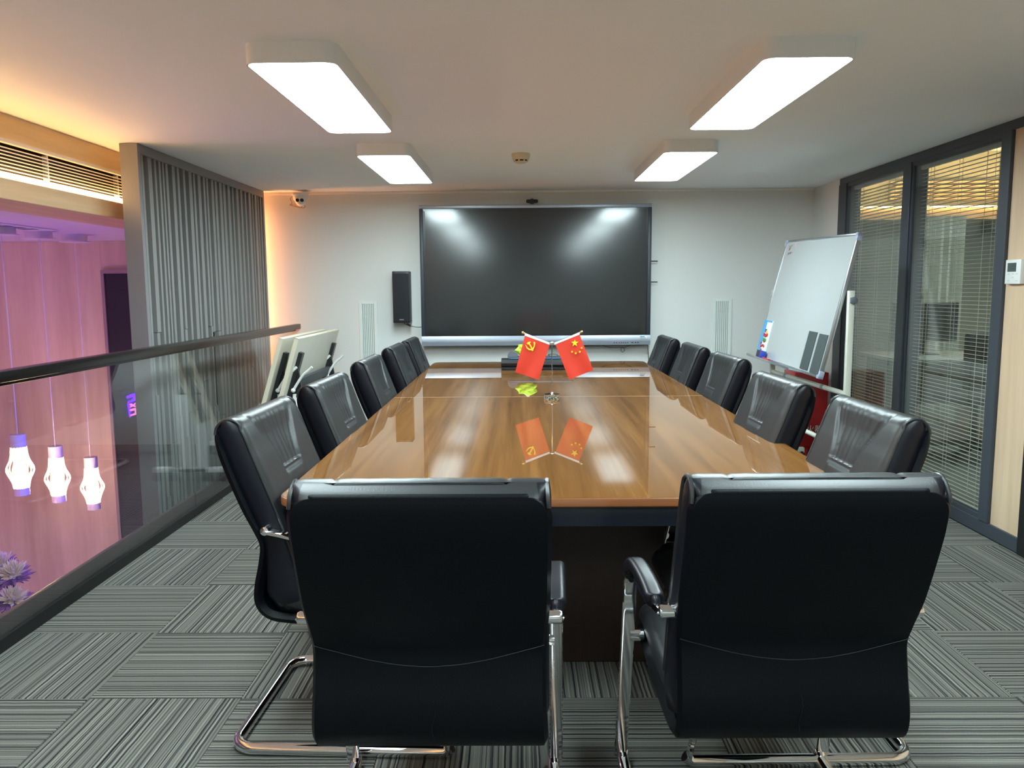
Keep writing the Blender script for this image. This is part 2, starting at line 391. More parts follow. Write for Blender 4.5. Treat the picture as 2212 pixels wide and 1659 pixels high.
# ================================================================== OFFICE BEHIND THE PARTITION
struct(MB().box(RX+.1, 8.0, 2, 9.1, -.3, 0).build('floor', mat('office_carpet', lin((78, 82, 80)), .95), smooth=False))
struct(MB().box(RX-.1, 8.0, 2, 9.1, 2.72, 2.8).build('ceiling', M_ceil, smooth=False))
struct(MB().box(RX+.0, 8.0, 8.6, 8.7, 0, 2.72).build('wall_back', M_off, smooth=False))
struct(MB().box(7.9, 8.0, 2, 8.6, 0, 2.72).build('wall_right', M_off, smooth=False))
struct(MB().box(RX+.1, 8.0, 1.9, 2.0, 0, 2.72).build('wall_front', M_off, smooth=False))
struct(MB().box(RX+.0, RX+.1, 6.85, 8.6, 0, 2.72).box(RX, RX+.1, 2, 6.22, CZ+.12, 2.72).box(RX, RX+.1, 6.22, 6.85, CZ+.12, 2.72).build('wall_left', M_off, smooth=False))
struct(MB().box(RX+.1, 7.9, 8.05, 8.6, 1.97, 2.08).build('trim_8', M_beam, smooth=False))
o = MB().box(RX+.3, 7.0, 8.02, 8.05, 2.086, 2.099).build('led_strip', M_led, loc=(4.5, 8.03, 2.08)); tag(o, 'warm LED strip glowing in the office beyond the partition windows', 'LED strip')
g = thing('air_vent', 'long linear air vent above the warm strip in the office behind glass', 'vent', (4.6, 8.4, 2.2))
MB().box(3.9, 5.6, 8.57, 8.60, 2.2, 2.42).build('backing', M_ventd, g, smooth=False)
for k in range(5): MB().box(3.9, 5.6, 8.54, 8.57, 2.22+k*.042, 2.235+k*.042).build('slat', M_oak, g, smooth=False)
# furniture there
d = thing('office_desk', 'grey office desk seen through the partition glass', 'desk', (3.7, 6.5, 0))
MB().box(2.95, 4.6, 6.15, 6.95, .72, .75, bev=.004).build('desktop', mat('desk_grey', lin((120, 126, 126)), .5), d, smooth=False)
for x in (3.02, 4.53):
    for y in (6.22, 6.88): MB().box(x-.025, x+.025, y-.025, y+.025, 0, .72).build('leg', M_alu, d, smooth=False)
MB().box(3.0, 4.55, 6.86, 6.88, .3, .70).build('modesty_panel', M_off, d, smooth=False)
c = thing('office_chair', 'dark office chair in front of the desk, behind the near window', 'chair', (3.42, 5.75, 0))
MB().box(3.2, 3.66, 5.70, 5.76, .56, .98, bev=.03, seg=3).build('backrest', M_blkc, c)
MB().box(3.2, 3.66, 5.76, 6.16, .44, .51, bev=.03, seg=3).build('seat', M_blkc, c)
MB().cyl((3.43, 5.96, .08), (3.43, 5.96, .44), .025).build('column', M_blk, c)
for k in range(5):
    a = 2*PI*k/5; MB().bar((3.43, 5.96, .10), (3.43+.27*math.cos(a), 5.96+.27*math.sin(a), .06), .035, .025).sph((3.43+.27*math.cos(a), 5.96+.27*math.sin(a), .028), .028).build('base_leg', M_blk, c)
MB().box(3.40, 3.46, 5.66, 5.70, .42, .75, bev=.008).build('back_bracket', M_blk, c)
c = thing('desk_monitor', 'dark monitor on the office desk beyond the far window', 'monitor', (3.35, 6.62, .75))
MB().box(3.08, 3.62, 6.60, 6.63, .86, 1.18, bev=.006).build('screen', M_bez, c)
MB().box(3.33, 3.37, 6.63, 6.66, .76, 1.0).box(3.24, 3.46, 6.55, 6.72, .75, .762, bev=.003).build('stand', M_blk, c)
o = MB().box(3.95, 4.25, 6.3, 6.55, .752, .772, bev=.002).build('paper_stack', M_white, loc=(4.1, 6.42, .75)); tag(o, 'white paper stack lying on the office desk behind glass', 'papers')
cb = thing('office_cabinet', 'brown wooden cabinet low beside the desk, seen through the near window', 'cabinet', (3.95, 5.5, 0))
MB().box(3.45, 3.80, 5.02, 5.45, 0, .68, bev=.004).build('body', wood('cabinet_wood', lin((92, 70, 58)), lin((120, 92, 74)), axis=2), cb, smooth=False)
for z in (.06, .27, .48): MB().box(3.44, 3.45, 5.04, 5.43, z, z+.18, bev=.002).build('drawer', MATS['cabinet_wood'], cb, smooth=False)
cu = MB(); pts = [(3.72+.012*k, 7.5+.03*math.sin(k*1.1)) for k in range(34)]
cu.prism(pts + [(x, y+.004) for x, y in pts[::-1]], 'Z', .01, 1.96)
tag(cu.build('curtain', mat('gauze_curtain', lin((172, 176, 168)), .9), loc=(3.9, 7.5, .01)), 'pale gauze curtain hanging in the office behind the near window', 'curtain')

# ================================================================== ATRIUM ON THE LEFT
struct(MB().box(-7, FX-.04, -2.6, WY+.1, -3.1, -2.95).build('floor', mat('lobby_tile', lin((120, 118, 118)), .25), smooth=False))
aw = struct(MB().box(-7, -2.32, WY+.02, WY+.12, -2.95, 1.742).build('wall_back', M_slab, smooth=False))
for k, (x0, x1) in enumerate(((-7, -5.94), (-5.935, -4.72), (-4.715, -3.535))):
    MB().box(x0, x1, WY, WY+.02, -2.95, 1.742, bev=.002, seg=1).build('timber_panel', M_atr, aw, smooth=False)
MB().box(-3.535, -2.32, WY, WY+.02, 1.50, 1.742, bev=.002, seg=1).build('timber_panel', M_atr, aw, smooth=False)
struct(MB().box(-7.1, -7, -2.6, WY+.1, -2.95, 2.9).build('wall_left', M_atr, smooth=False))
struct(MB().box(-7, -2.42, -2.6, WY, 1.742, 1.80).build('ceiling', mat('soffit_paint', lin((220, 214, 222)), .7), smooth=False))
dr = struct(MB().box(-3.53, -3.505, WY-.03, WY, -2.95, 1.50).box(-3.505, -2.34, WY-.03, WY, 1.47, 1.50).build('door_1', mat('pale_door_frame', lin((150, 130, 130)), .5), smooth=False))
MB().box(-3.505, -2.34, WY-.015, WY, -2.95, 1.47).build('door_leaf', M_dark, dr, smooth=False)
# bulkhead beam with linear diffuser
BX = -2.35
bk = struct(MB().box(BX-.30, BX+.045, -2.6, WY, 1.734, 1.827, bev=.003).build('trim_9', M_beam, smooth=False))
struct(MB().box(BX-.03, BX, -2.6, WY, 2.014, 2.130, bev=.002).build('trim_10', M_beam, smooth=False))
struct(MB().box(BX-.012, BX+.012, -2.6, WY, 1.995, 2.014, bev=.003).build('trim_11', M_crown, smooth=False))
struct(MB().box(BX-.36, BX-.34, -2.6, WY, 1.80, CZ).build('trim_12', M_slab, smooth=False))
o = MB().box(BX+.004, BX+.018, -2.6, WY-.3, 1.828, 1.860).build('led_strip', M_led, smooth=False, loc=(BX, 2, 1.84)); tag(o, 'bright warm LED strip along the bottom of the ceiling diffuser', 'LED strip')
g = thing('linear_diffuser', 'long cream air diffuser with thin horizontal slats over the atrium', 'vent', (BX, 3.4, 1.86))
MB().box(BX-.075, BX-.07, 1.0, WY-.1, 1.86, 1.995).build('backing', mat('duct_dark', (.02, .018, .017), .8), g, smooth=False)
for k in range(7):
    z = 1.878+k*.0165
    MB().box(BX-.03, BX-.003, 1.0, WY-.1, z, z+.0055, rot=Matrix.Rotation(.25, 3, 'Y')).build('slat', M_crown, g, smooth=False)
for y in (2.6, 4.05, 4.75, 5.5, 6.2): MB().box(BX-.032, BX-.005, y, y+.008, 1.862, 1.994).build('divider', M_crown, g, smooth=False)
g = thing('slot_vent', 'small slotted vent flush in the purple atrium soffit', 'vent', (-3.25, 5.0, 1.74))
MB().box(-3.36, -3.16, 4.1, 5.5, 1.734, 1.742, bev=.002).build('frame', M_white, g, smooth=False)
for k in range(9): MB().box(-3.31, -3.21, 4.25+k*.13, 4.32+k*.13, 1.732, 1.7345).build('slot', M_ventd, g, smooth=False)
# pendants
M_lampg = mat('pendant_glow', (1, .9, .75), .5, emit=(1.0, .72, .42), es=16)
M_lampw = mat('pendant_cap_white', lin((232, 226, 226)), .4)
def pendant(x, y, ztop, label):
    r = thing('pendant_lamp', label, 'lamp', (x, y, 1.742), 'lantern pendants over the atrium')
    MB().lathe([(.002, 1.742), (.085, 1.742), (.085, 1.692), (.105, 1.690), (.105, 1.684), (.002, 1.684)], (x, y, 0), 28).build('canopy', M_lampw, r)
    MB().cyl((x, y, ztop), (x, y, 1.685), .0035, 8).build('cord', M_lampw, r)
    MB().lathe([(.002, ztop), (.047, ztop), (.047, ztop-.085), (.002, ztop-.085)], (x, y, 0), 28).build('top_cap', M_lampw, r)
    MB().lathe([(.002, ztop-.36), (.047, ztop-.36), (.047, ztop-.41), (.002, ztop-.41)], (x, y, 0), 28).build('bottom_cap', M_lampw, r)
    MB().cyl((x, y, ztop-.36), (x, y, ztop-.085), .034, 20).build('tube', M_lampg, r)
    # lantern cage: crossing twisted ribs
    n = 18
    prof = [(.047, 0), (.050, .18), (.058, .32), (.076, .45), (.086, .55), (.078, .65), (.060, .78), (.050, .90), (.047, 1)]
    def rad(t):
        for (r0_, t0), (r1_, t1) in zip(prof, prof[1:]):
            if t <= t1: k = (t-t0)/(t1-t0); k = k*k*(3-2*k) if False else k; return r0_+(r1_-r0_)*k
        return prof[-1][0]
    for sgn in (1, -1):
        cg = MB()
        for k in range(n):
            pts = []
            for q in range(13):
                t = q/12; a = 2*PI*k/n + sgn*.55*math.sin(PI*t)*(1 if t < .5 else 1) ; rr_ = rad(t)
                pts.append((x+rr_*math.cos(a), y+rr_*math.sin(a), ztop-.085-.275*t))
            cg.tube(pts, .0026, 5)
        cg.build('cage', mat('pendant_cage', (1, .85, .7), .5, emit=(1.0, .55, .25), es=.7), r)
pendant(-3.33, 5.15, .384, 'left lantern pendant glowing in the atrium, hanging highest')
pendant(-3.355, 5.60, .215, 'middle one of the three glowing lantern pendants in the atrium')
pendant(-3.31, 5.97, .055, 'right lantern pendant, hanging lowest, nearest the dark door')
# reflection of a neon sign, imitated by glowing letters on the dark door
sg = thing('neon_reflection', 'blue and pink neon sign reflection built as glowing letters on the door', 'sign reflection', (-3.33, 6.72, .3))
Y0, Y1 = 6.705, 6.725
M_nb = mat('reflected_blue', (.05, .0, 1), .5, emit=(.03, .0, 1.0), es=3.0); M_np = mat('reflected_pink', (.6, .1, .4), .5, emit=(.75, .12, .32), es=.55)
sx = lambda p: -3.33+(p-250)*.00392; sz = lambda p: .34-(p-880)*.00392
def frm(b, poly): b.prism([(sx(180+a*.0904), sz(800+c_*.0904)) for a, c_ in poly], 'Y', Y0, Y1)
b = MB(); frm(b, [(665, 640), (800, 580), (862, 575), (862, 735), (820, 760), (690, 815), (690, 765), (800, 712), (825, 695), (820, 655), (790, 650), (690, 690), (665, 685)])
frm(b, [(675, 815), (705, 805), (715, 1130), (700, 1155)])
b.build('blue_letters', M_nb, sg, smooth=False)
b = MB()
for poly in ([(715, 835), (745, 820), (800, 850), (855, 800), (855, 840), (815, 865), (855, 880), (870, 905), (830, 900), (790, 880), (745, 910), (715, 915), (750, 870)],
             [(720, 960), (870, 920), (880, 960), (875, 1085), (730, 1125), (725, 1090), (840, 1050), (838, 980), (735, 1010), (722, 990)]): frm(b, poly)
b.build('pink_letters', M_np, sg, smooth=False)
# flower arrangement on a plinth
pl = MB().box(-3.2, -2.72, 4.06, 4.54, -2.95, -1.75, bev=.01).build('plinth', M_white, loc=(-2.96, 4.3, -2.95)); tag(pl, 'white plinth under the flower vase on the lower floor', 'plinth')
va = MB().lathe([(.01, -1.75), (.09, -1.75), (.13, -1.5), (.10, -1.2), (.06, -1.02), (.075, -.95), (.06, -.95), (.01, -1.0)], (-2.93, 4.3, 0)).build('vase', M_white, loc=(-2.93, 4.3, -1.75)); tag(va, 'tall white vase holding the thistle-like flowers', 'vase')
M_pet = mat('petal_pink', lin((240, 214, 214)), .6); M_petp = mat('petal_purple', lin((150, 84, 176)), .6); M_stem = mat('flower_stem', lin((70, 90, 60)), .7)
def flower(x, y, z, r, lean, label):
    f = thing('spiky_flower', label, 'flower', (x, y, z), 'spiky flowers in the atrium vase')
    ax = Vector((math.sin(lean)*.6, -.35, 1)).normalized(); q = ax.to_track_quat('Z', 'Y')
    for nm, mm, n, e0, e1, rl in (('inner_petals', M_pet, 90, 22, 88, 1.0), ('outer_petals', M_petp, 34, -12, 18, 1.05)):
        b = MB(); rnd = random.Random(int(x*1000)+n)
        for k in range(n):
            az = rnd.uniform(0, 2*PI); el = math.radians(rnd.uniform(e0, e1)); L_ = r*rl*rnd.uniform(.8, 1.1)
            dv = Vector((math.cos(az)*math.cos(el), math.sin(az)*math.cos(el), math.sin(el))); sd = dv.cross(Vector((0, 0, 1))).normalized()*r*.10
            up = sd.cross(dv).normalized()*r*.035
            P = [Vector((0, 0, 0))+sd*.4, dv*L_*.65+sd, dv*L_, dv*L_*.65-sd, Vector((0, 0, 0))-sd*.4]
            A = [b.bm.verts.new(q @ (p+up) + Vector((x, y, z))) for p in P]; B = [b.bm.verts.new(q @ (p-up*.3) + Vector((x, y, z))) for p in P]
            b.bm.faces.new(A); b.bm.faces.new(B[::-1])
            for i in range(5): b.bm.faces.new((A[i], B[i], B[(i+1) % 5], A[(i+1) % 5]))
        b.build(nm, mm, f)
    MB().sph((x, y, z), r*.2).tube(spline([(x, y, z-.01), (x*.6-2.93*.4, y*.5+4.3*.5, z*.6-.97*.4), (-2.93, 4.3, -1.0)], 8), .005, 6).build('stem', M_stem, f)
for x, y, z, r, ln, lb in ((-2.868, 4.3, -.275, 0.096, .3, 'topmost pale spiky flower in the atrium vase'), (-2.95, 4.36, -.33, 0.090, -.3, 'spiky flower at the picture edge, below the topmost one'),
                    (-2.850, 4.25, -.405, 0.094, .6, 'spiky flower leaning right over the glass channel'), (-2.955, 4.22, -.42, 0.094, -.5, 'spiky flower half hidden at the picture edge'),
                    (-2.925, 4.18, -.505, 0.094, .1, 'lowest pale spiky flower in the atrium vase'), (-2.99, 4.40, -.25, 0.084, -.6, 'hindmost spiky flower at the left picture edge')):
    flower(x, y, z, r, ln, lb)

# ================================================================== GLASS RAILING
RXL = -1.88
ra = thing('glass_railing', 'glass balustrade with dark bronze handrail along the left floor edge', 'railing', (RXL, 3, 0))
MB().box(RXL-.022, RXL+.022, -2.6, 6.735, .993, 1.036, bev=.004).build('handrail', M_rail, ra)
for k, (y0, y1) in enumerate(((-2.6, -.05), (-.04, 2.2), (2.21, 4.55), (4.56, 6.735))):
    MB().box(RXL-.046, RXL-.034, y0, y1, .052, .992).build('glass_pane', M_glassr, ra, smooth=False)
MB().box(RXL-.072, RXL-.048, -2.6, 6.735, .052, .118, bev=.002).build('bottom_channel', M_chan, ra)
MB().box(RXL-.050, RXL-.02, -2.6, 6.735, .975, .994, bev=.002).build('glass_clamp', M_rail, ra)
# ================================================================== SLATTED SCREEN
PX = -2.10
sc_ = thing('slatted_screen', 'tall grey slatted screen panel hung beyond the glass railing', 'screen', (PX, 5.5, 1.0))
PY0, PY1 = 4.475, 6.66
MB().box(PX-.10, PX, PY0, PY0+.036, -1.6, CZ-.002, bev=.002).build('frame_post', M_panelf, sc_, smooth=False)
MB().box(PX-.10, PX, PY1-.035, PY1, -1.6, CZ-.002, bev=.002).build('frame_post', M_panelf, sc_, smooth=False)
MB().box(PX-.10, PX, PY0+.036, PY1-.035, 2.075, CZ-.002, bev=.002).build('frame_top', M_panelf, sc_, smooth=False)
MB().box(PX-.10, PX, PY0+.036, PY1-.035, -1.6, -1.5, bev=.002).build('frame_bottom', M_panelf, sc_, smooth=False)
MB().box(PX-.06, PX-.05, PY0+.036, PY1-.035, -1.5, 2.075).build('backing', M_back, sc_, smooth=False)
rs = random.Random(3); y = PY0+.055
while y < PY1-.07:
    wd = rs.choice((.020, .024, .030, .040, .046)); z1 = rs.choice((1.08, 1.0, .96, .55, .72, .40, 1.04))
    MB().box(PX-.05, PX-.008, y, y+wd, z1, 2.075).build('slat', M_slat, sc_, smooth=False)
    z2 = z1 - rs.uniform(.5, 1.3); w2 = rs.choice((.026, .036, .046)); yy = min(y+rs.uniform(-.012, .02), PY1-.04-w2)
    MB().box(PX-.05, PX-.010, yy, yy+w2, max(z2, -1.5), z1-.004).build('slat', M_slat, sc_, smooth=False)
    if z2 > -1.3: MB().box(PX-.05, PX-.010, y, y+wd, -1.5, z2-.004).build('slat', M_slat, sc_, smooth=False)
    y += wd + rs.choice((.024, .034, .044, .056))

# ================================================================== CEILING FIXTURES
def fixture(x, y, label):
    r = thing('ceiling_light', label, 'ceiling light', (x+.15, y+.6, CZ), 'rectangular ceiling panel lights')
    out = rrect(x, x+.31, y, y+1.2, .045); inn = rrect(x+.006, x+.304, y+.006, y+1.194, .040)
    b = MB(); bm = b.bm; z0, z1 = CZ-.068, CZ
    R = []
    for poly, z in ((out, z1), (out, z0), (inn, z0), (inn, z0+.006)): R.append([bm.verts.new((p[0], p[1], z)) for p in poly])
    n = len(out)
    for A, B in zip(R, R[1:]):
        for k in range(n): bm.faces.new((A[k], A[(k+1) % n], B[(k+1) % n], B[k]))
    bm.faces.new(R[0]); b.build('housing', M_fix, r)
    MB().prism(rrect(x+.0065, x+.3035, y+.0065, y+1.1935, .040), 'Z', CZ-.0665, CZ-.058).build('diffuser', M_diff, r)
for x, y, lb in ((-.908, 2.715, 'near left rectangular ceiling light, second row from the screen'), (.806, 2.715, 'near right rectangular ceiling light, second row from the screen'),
              (-.915, 4.55, 'far left rectangular ceiling light nearer the screen'), (.806, 4.53, 'far right rectangular ceiling light nearer the screen'),
              (-.905, .74, 'left ceiling light of the row just above the camera'), (.806, .74, 'right ceiling light of the row just above the camera'),
              (-.905, -1.25, 'left ceiling light of the unseen row added behind the camera'), (.806, -1.25, 'right ceiling light of the unseen row added behind the camera')):  # unseen extra row, added to brighten the ceiling
    fixture(x, y, lb)
# smoke detector
sd = thing('smoke_detector', 'cream smoke detector on the ceiling between the light panels', 'smoke detector', (.014, 4.95, CZ))
MB().lathe([(.002, CZ), (.055, CZ), (.056, CZ-.012), (.052, CZ-.030), (.048, CZ-.038), (.002, CZ-.038)], (.014, 4.95, 0)).build('base', mat('aged_cream_plastic', lin((206, 196, 168)), .4), sd)
MB().lathe([(.002, CZ-.038), (.042, CZ-.038), (.040, CZ-.046), (.002, CZ-.046)], (.014, 4.95, 0)).build('smoke_slot', M_blk, sd)
MB().lathe([(.002, CZ-.046), (.036, CZ-.046), (.034, CZ-.052), (.026, CZ-.056), (.002, CZ-.057)], (.014, 4.95, 0)).build('cap', MATS['aged_cream_plastic'], sd)
for k in range(8):
    a = 2*PI*k/8+.5; MB().box(-.003, .003, -.003, .003, -.004, .004).build('rib', MATS['aged_cream_plastic'], sd).location = (.041*math.cos(a), .041*math.sin(a), -.042) if False else (0, 0, 0)
for o_ in list(sd.children):
    if o_.name.startswith('rib'): bpy.data.objects.remove(o_)
b = MB()
for k in range(8):
    a = 2*PI*k/8+.5; b.box(.014+.041*math.cos(a)-.005, .014+.041*math.cos(a)+.005, 4.95+.041*math.sin(a)-.005, 4.95+.041*math.sin(a)+.005, CZ-.047, CZ-.037)
b.build('slot_ribs', MATS['aged_cream_plastic'], sd, smooth=False)
# dome camera
dc = thing('security_camera', 'white twin-lens turret camera with dangling wires on the back wall', 'camera', (-1.80, 6.68, CZ))
cx, cy = -1.80, 6.66
MB().lathe([(.002, CZ-.022), (.070, CZ-.022), (.070, CZ-.036), (.062, CZ-.042), (.002, CZ-.042)], (cx, cy, 0)).build('base', M_white, dc)
MB().lathe([(.002, CZ-.04), (.060, CZ-.04), (.056, CZ-.07), (.045, CZ-.085), (.002, CZ-.09)], (cx, cy, 0)).build('turret', M_white, dc)
MB().sph((cx+.008, cy-.025, CZ-.085), .043, seg=20).build('eyeball', M_white, dc)
for dx in (-.014, .022): MB().lathe([(.001, 0), (.014, 0), (.014, -.012), (.001, -.012)], (cx+.008+dx, cy-.060, CZ-.082), 16, 'Y').build('lens', M_blk, dc)
MB().tube(spline([(cx-.055, cy+.03, CZ-.03), (cx-.085, cy+.01, CZ-.06), (cx-.07, cy, CZ-.095), (cx-.09, cy, CZ-.115), (cx-.03, cy-.01, CZ-.125), (cx+.02, cy-.01, CZ-.14), (cx+.035, cy, CZ-.12), (cx-.04, cy+.01, CZ-.108), (cx-.085, cy+.02, CZ-.108), (cx-.02, cy+.01, CZ-.135), (cx+.01, cy+.02, CZ-.125)], 60), .0028, 6).build('cable', mat('tan_cable', lin((176, 148, 120)), .6), dc)

# ================================================================== INTERACTIVE DISPLAY
tv = thing('interactive_display', 'large wall-mounted interactive display with silver frame, switched off', 'display', (.135, 6.70, .85))
X0, X1, Z0, Z1, YF = -.820, 1.090, .845, 2.004, 6.655
MB().box(X0, X1, YF, YF+.075, Z0, Z1, bev=.006).build('rear_case', M_blk, tv)
MB().box(X0-.001, X1+.001, YF-.013, YF+.01, 1.975, Z1+.001, bev=.004).build('top_frame', M_silver, tv)
for xa, xb in ((X0-.001, X0+.028), (X1-.028, X1+.001)): MB().box(xa, xb, YF-.013, YF+.01, .926, 1.975, bev=.003).build('side_frame', mat('slate_side', lin((50, 55, 66)), .45, metal=.2), tv)
MB().prism([(YF-.013, .926), (YF-.020, .905), (YF-.020, .882), (YF-.024, .878), (YF-.020, .846), (YF+.01, .844), (YF+.01, .926)], 'X', X0-.001, X1+.001).build('bottom_frame', M_silver, tv)
MB().box(X0+.028, X1-.028, YF-.005, YF+.004, .926, 1.975).build('bezel', M_bez, tv, smooth=False)
MB().prism([(YF-.0125, .936), (YF-.0075, 1.964), (YF, 1.964), (YF, .936)], 'X', X0+.045, X1-.043).build('screen', M_screen, tv, smooth=False)
bx = [1.316, 1.3275, 1.338]  
px2x = lambda p: -.820+(p-912)*(1.91/491.5)
for k, pp in enumerate((1326, 1331.5, 1337, 1341.5, 1346, 1350.5, 1355)):
    MB().cyl((px2x(pp), YF-.026, .864), (px2x(pp), YF-.016, .864), .0052 if k == 1 else .004, 12).build('button', mat('red_button', lin((150, 60, 70)), .4) if k == 1 else M_blk, tv, label='red power button' if k == 1 else None)
for pp, wd in ((1365, .008), (1371.5, .006), (1377, .006)):
    MB().box(px2x(pp)-wd, px2x(pp)+wd, YF-.0245, YF-.018, .861, .868).build('port', M_blk, tv, smooth=False)
MB().box(px2x(1381), px2x(1396), YF-.0215, YF-.018, .895, .920, bev=.001).build('energy_sticker', M_white, tv, smooth=False, label='blue and white sticker at the lower right corner')
MB().box(px2x(1381.5), px2x(1391.5), YF-.0222, YF-.019, .909, .919).build('sticker_print', M_blue, tv, smooth=False)
b = MB()
for k in range(6): b.box(px2x(1382.5+k*2), px2x(1383.8+k*2), YF-.0222, YF-.019, .898, .905)
b.build('sticker_print', M_grey, tv, smooth=False)
for z in (1.538, 1.366): MB().cyl((X1-.01, YF+.05, z), (X1+.065, YF+.05, z-.001), .0042, 8).build('antenna', M_blk, tv)
MB().tube(spline([(px2x(1300), YF+.03, .845), (px2x(1318), YF+.02, .822), (px2x(1340), YF+.02, .820), (px2x(1348), YF+.02, .815), (px2x(1350), YF+.02, .795), (px2x(1345), YF+.02, .782), (px2x(1342), YF+.02, .80), (px2x(1344), YF+.02, .822), (px2x(1349), YF+.02, .818), (px2x(1358), YF+.02, .833), (px2x(1366), YF+.03, .846)], 50), .0022, 6).build('cable', M_blk, tv)
MB().tube(spline([(px2x(1401), YF+.05, .846), (px2x(1402), YF+.06, .80), (px2x(1404), YF+.07, .75), (px2x(1407), YF+.08, .60), (px2x(1407), YF+.08, .3)], 20), .0025, 6).build('cable', M_grey, tv)
wc = thing('webcam', 'small black webcam clipped on top of the display', 'webcam', (.108, 6.665, 2.005))
MB().box(.060, .158, 6.645, 6.68, 2.017, 2.046, bev=.012, seg=4).build('body', M_blk, wc)
MB().lathe([(.001, 6.638), (.018, 6.638), (.020, 6.65), (.001, 6.65)], (.109, 0, 2.033), 20, 'Y').build('lens', M_bez, wc)
MB().box(.092, .126, 6.65, 6.69, 1.998, 2.022, bev=.004).build('clip', M_blk, wc)
# speaker
sp = thing('wall_speaker', 'black upright wall speaker left of the display', 'speaker', (-.98, 6.70, 1.04))
MB().box(-1.052, -.912, 6.615, 6.745, 1.043, 1.468, bev=.004).build('cabinet', mat('speaker_vinyl', (.018, .018, .022), .5), sp)
MB().box(-1.048, -.916, 6.603, 6.617, 1.050, 1.448, bev=.004).build('grille', M_blkc, sp)
MB().box(-1.030, -.935, 6.612, 6.616, 1.452, 1.464).build('control_strip', M_grey, sp, smooth=False)
b = MB()
for k in range(6): b.box(-.997+k*.0062, -.9925+k*.0062, 6.6015, 6.604, 1.066, 1.073)
b.build('name_badge', M_alu, sp, smooth=False)
MB().tube(spline([(-.975, 6.68, 1.045), (-.965, 6.66, 1.035), (-.93, 6.66, 1.02), (-.89, 6.67, 1.008), (-.85, 6.68, 1.002), (-.80, 6.70, 1.006)], 24), .0028, 6).cyl((-.945, 6.662, 1.03), (-.915, 6.662, 1.015), .009, 10).build('cable', M_blk, sp)
# wall vents
def wvent(x0, x1, label):
    r = thing('wall_vent', label, 'vent', ((x0+x1)/2, WY, .6), 'tall slotted wall vents')
    z0, z1 = .60, 1.222
    fr = MB(); t = .022
    fr.box(x0, x0+t, WY-.010, WY, z0, z1, bev=.002).box(x1-t, x1, WY-.010, WY, z0, z1, bev=.002).box(x0+t, x1-t, WY-.010, WY, z1-t, z1, bev=.002).box(x0+t, x1-t, WY-.010, WY, z0, z0+t, bev=.002)
    fr.build('frame', M_vent, r, smooth=False)
    MB().box(x0+t, x1-t, WY-.0025, WY-.001, z0+t, z1-t).build('backing', M_ventd, r, smooth=False)
    n = 8; w_ = (x1-x0-2*t)
    for k in range(n):
        c_ = x0+t+w_*(k+.5)/n if False else x0+t+w_*k/(n-1)*.94+w_*.03
        MB().box(c_-w_/n*.37, c_+w_/n*.37, WY-.008, WY-.0025, z0+t, z1-t).build('slat', M_vent, r, smooth=False)
    for z in (1.112, .785): MB().box(x0+t, x1-t, WY-.006, WY-.001, z, z+.008).build('cross_bar', M_ventd, r, smooth=False)
wvent(-1.362, -1.205, 'white slotted wall vent left of the speaker'); wvent(1.628, 1.792, 'white slotted wall vent between display and whiteboard')
# thermostat
th = thing('thermostat', 'white thermostat with grey screen on the oak panel', 'thermostat', (RX, 3.97, 1.38))
MB().box(RX-.012, RX+.012, 3.922, 4.045, 1.322, 1.442, bev=.003).build('body', M_white, th)
MB().box(RX-.014, RX-.010, 3.958, 4.025, 1.383, 1.426).build('display', mat('lcd_grey', lin((78, 90, 86)), .3), th, smooth=False)
b = MB()
for yy, zz in ((4.015, 1.372), (3.983, 1.372), (3.95, 1.372), (3.983, 1.355), (4.015, 1.338), (3.95, 1.338)): b.box(RX-.0128, RX-.011, yy-.008, yy+.008, zz-.003, zz+.003, bev=.0005)
b.build('buttons', mat('soft_grey_key', lin((205, 210, 206)), .5), th, smooth=False)
b = MB()
for yy, zz, w_ in ((3.985, 1.397, .010), (3.985, 1.408, .004), (3.978, 1.414, .003)): b.box(RX-.0145, RX-.0138, yy-w_, yy+w_, zz-.001, zz+.001)
b.build('display_digits', M_grey, th, smooth=False)

# ================================================================== TABLE
TXL, TXR, TY1, TY2, TJ = -.672, .965, 2.105, 6.20, 4.155
tb = thing('conference_table', 'long glossy walnut conference table filling the middle of the room', 'table', ((TXL+TXR)/2, 4.15, 0))
r_ = .07
def arc(cx, cy, a0, a1, r, n=8): return [(cx+r*math.cos(math.radians(a0+(a1-a0)*k/n)), cy+r*math.sin(math.radians(a0+(a1-a0)*k/n))) for k in range(n+1)]
def halfpoly(near, ins=0):
    xl, xr = TXL+ins, TXR-ins; q = r_-ins*.5
    if near:
        y0 = TY1+ins; return arc(xl+q, y0+q, 180, 270, q)+arc(xr-q, y0+q, 270, 360, q)+[(xr, TJ-.0018), (xl, TJ-.0018)]
    y1 = TY2-ins; return [(xl, TJ+.0018), (xr, TJ+.0018)]+arc(xr-q, y1-q, 0, 90, q)+arc(xl+q, y1-q, 90, 180, q)
def top_slab(near):
    b = MB(); bm = b.bm; R = []
    for ins, z in ((.004, .7495), (.001, .7480), (0, .7445), (0, .727), (.004, .723), (.012, .722)): R.append([bm.verts.new((p[0], p[1], z)) for p in halfpoly(near, ins)])
    n = len(R[0])
    for A, B in zip(R, R[1:]):
        for k in range(n): bm.faces.new((A[k], A[(k+1) % n], B[(k+1) % n], B[k]))
    bm.faces.new(R[-1])
    e = b.build('edge_band', M_edge, None); return e
for near in (True, False):
    b = MB(); b.prism(halfpoly(near, .004), 'Z', .735, .7502); tp = b.build('tabletop', M_table, tb, smooth=False)
    e = top_slab(near); e.data.transform(Matrix.Translation(-ROOT[tb.name])); e.parent = tb
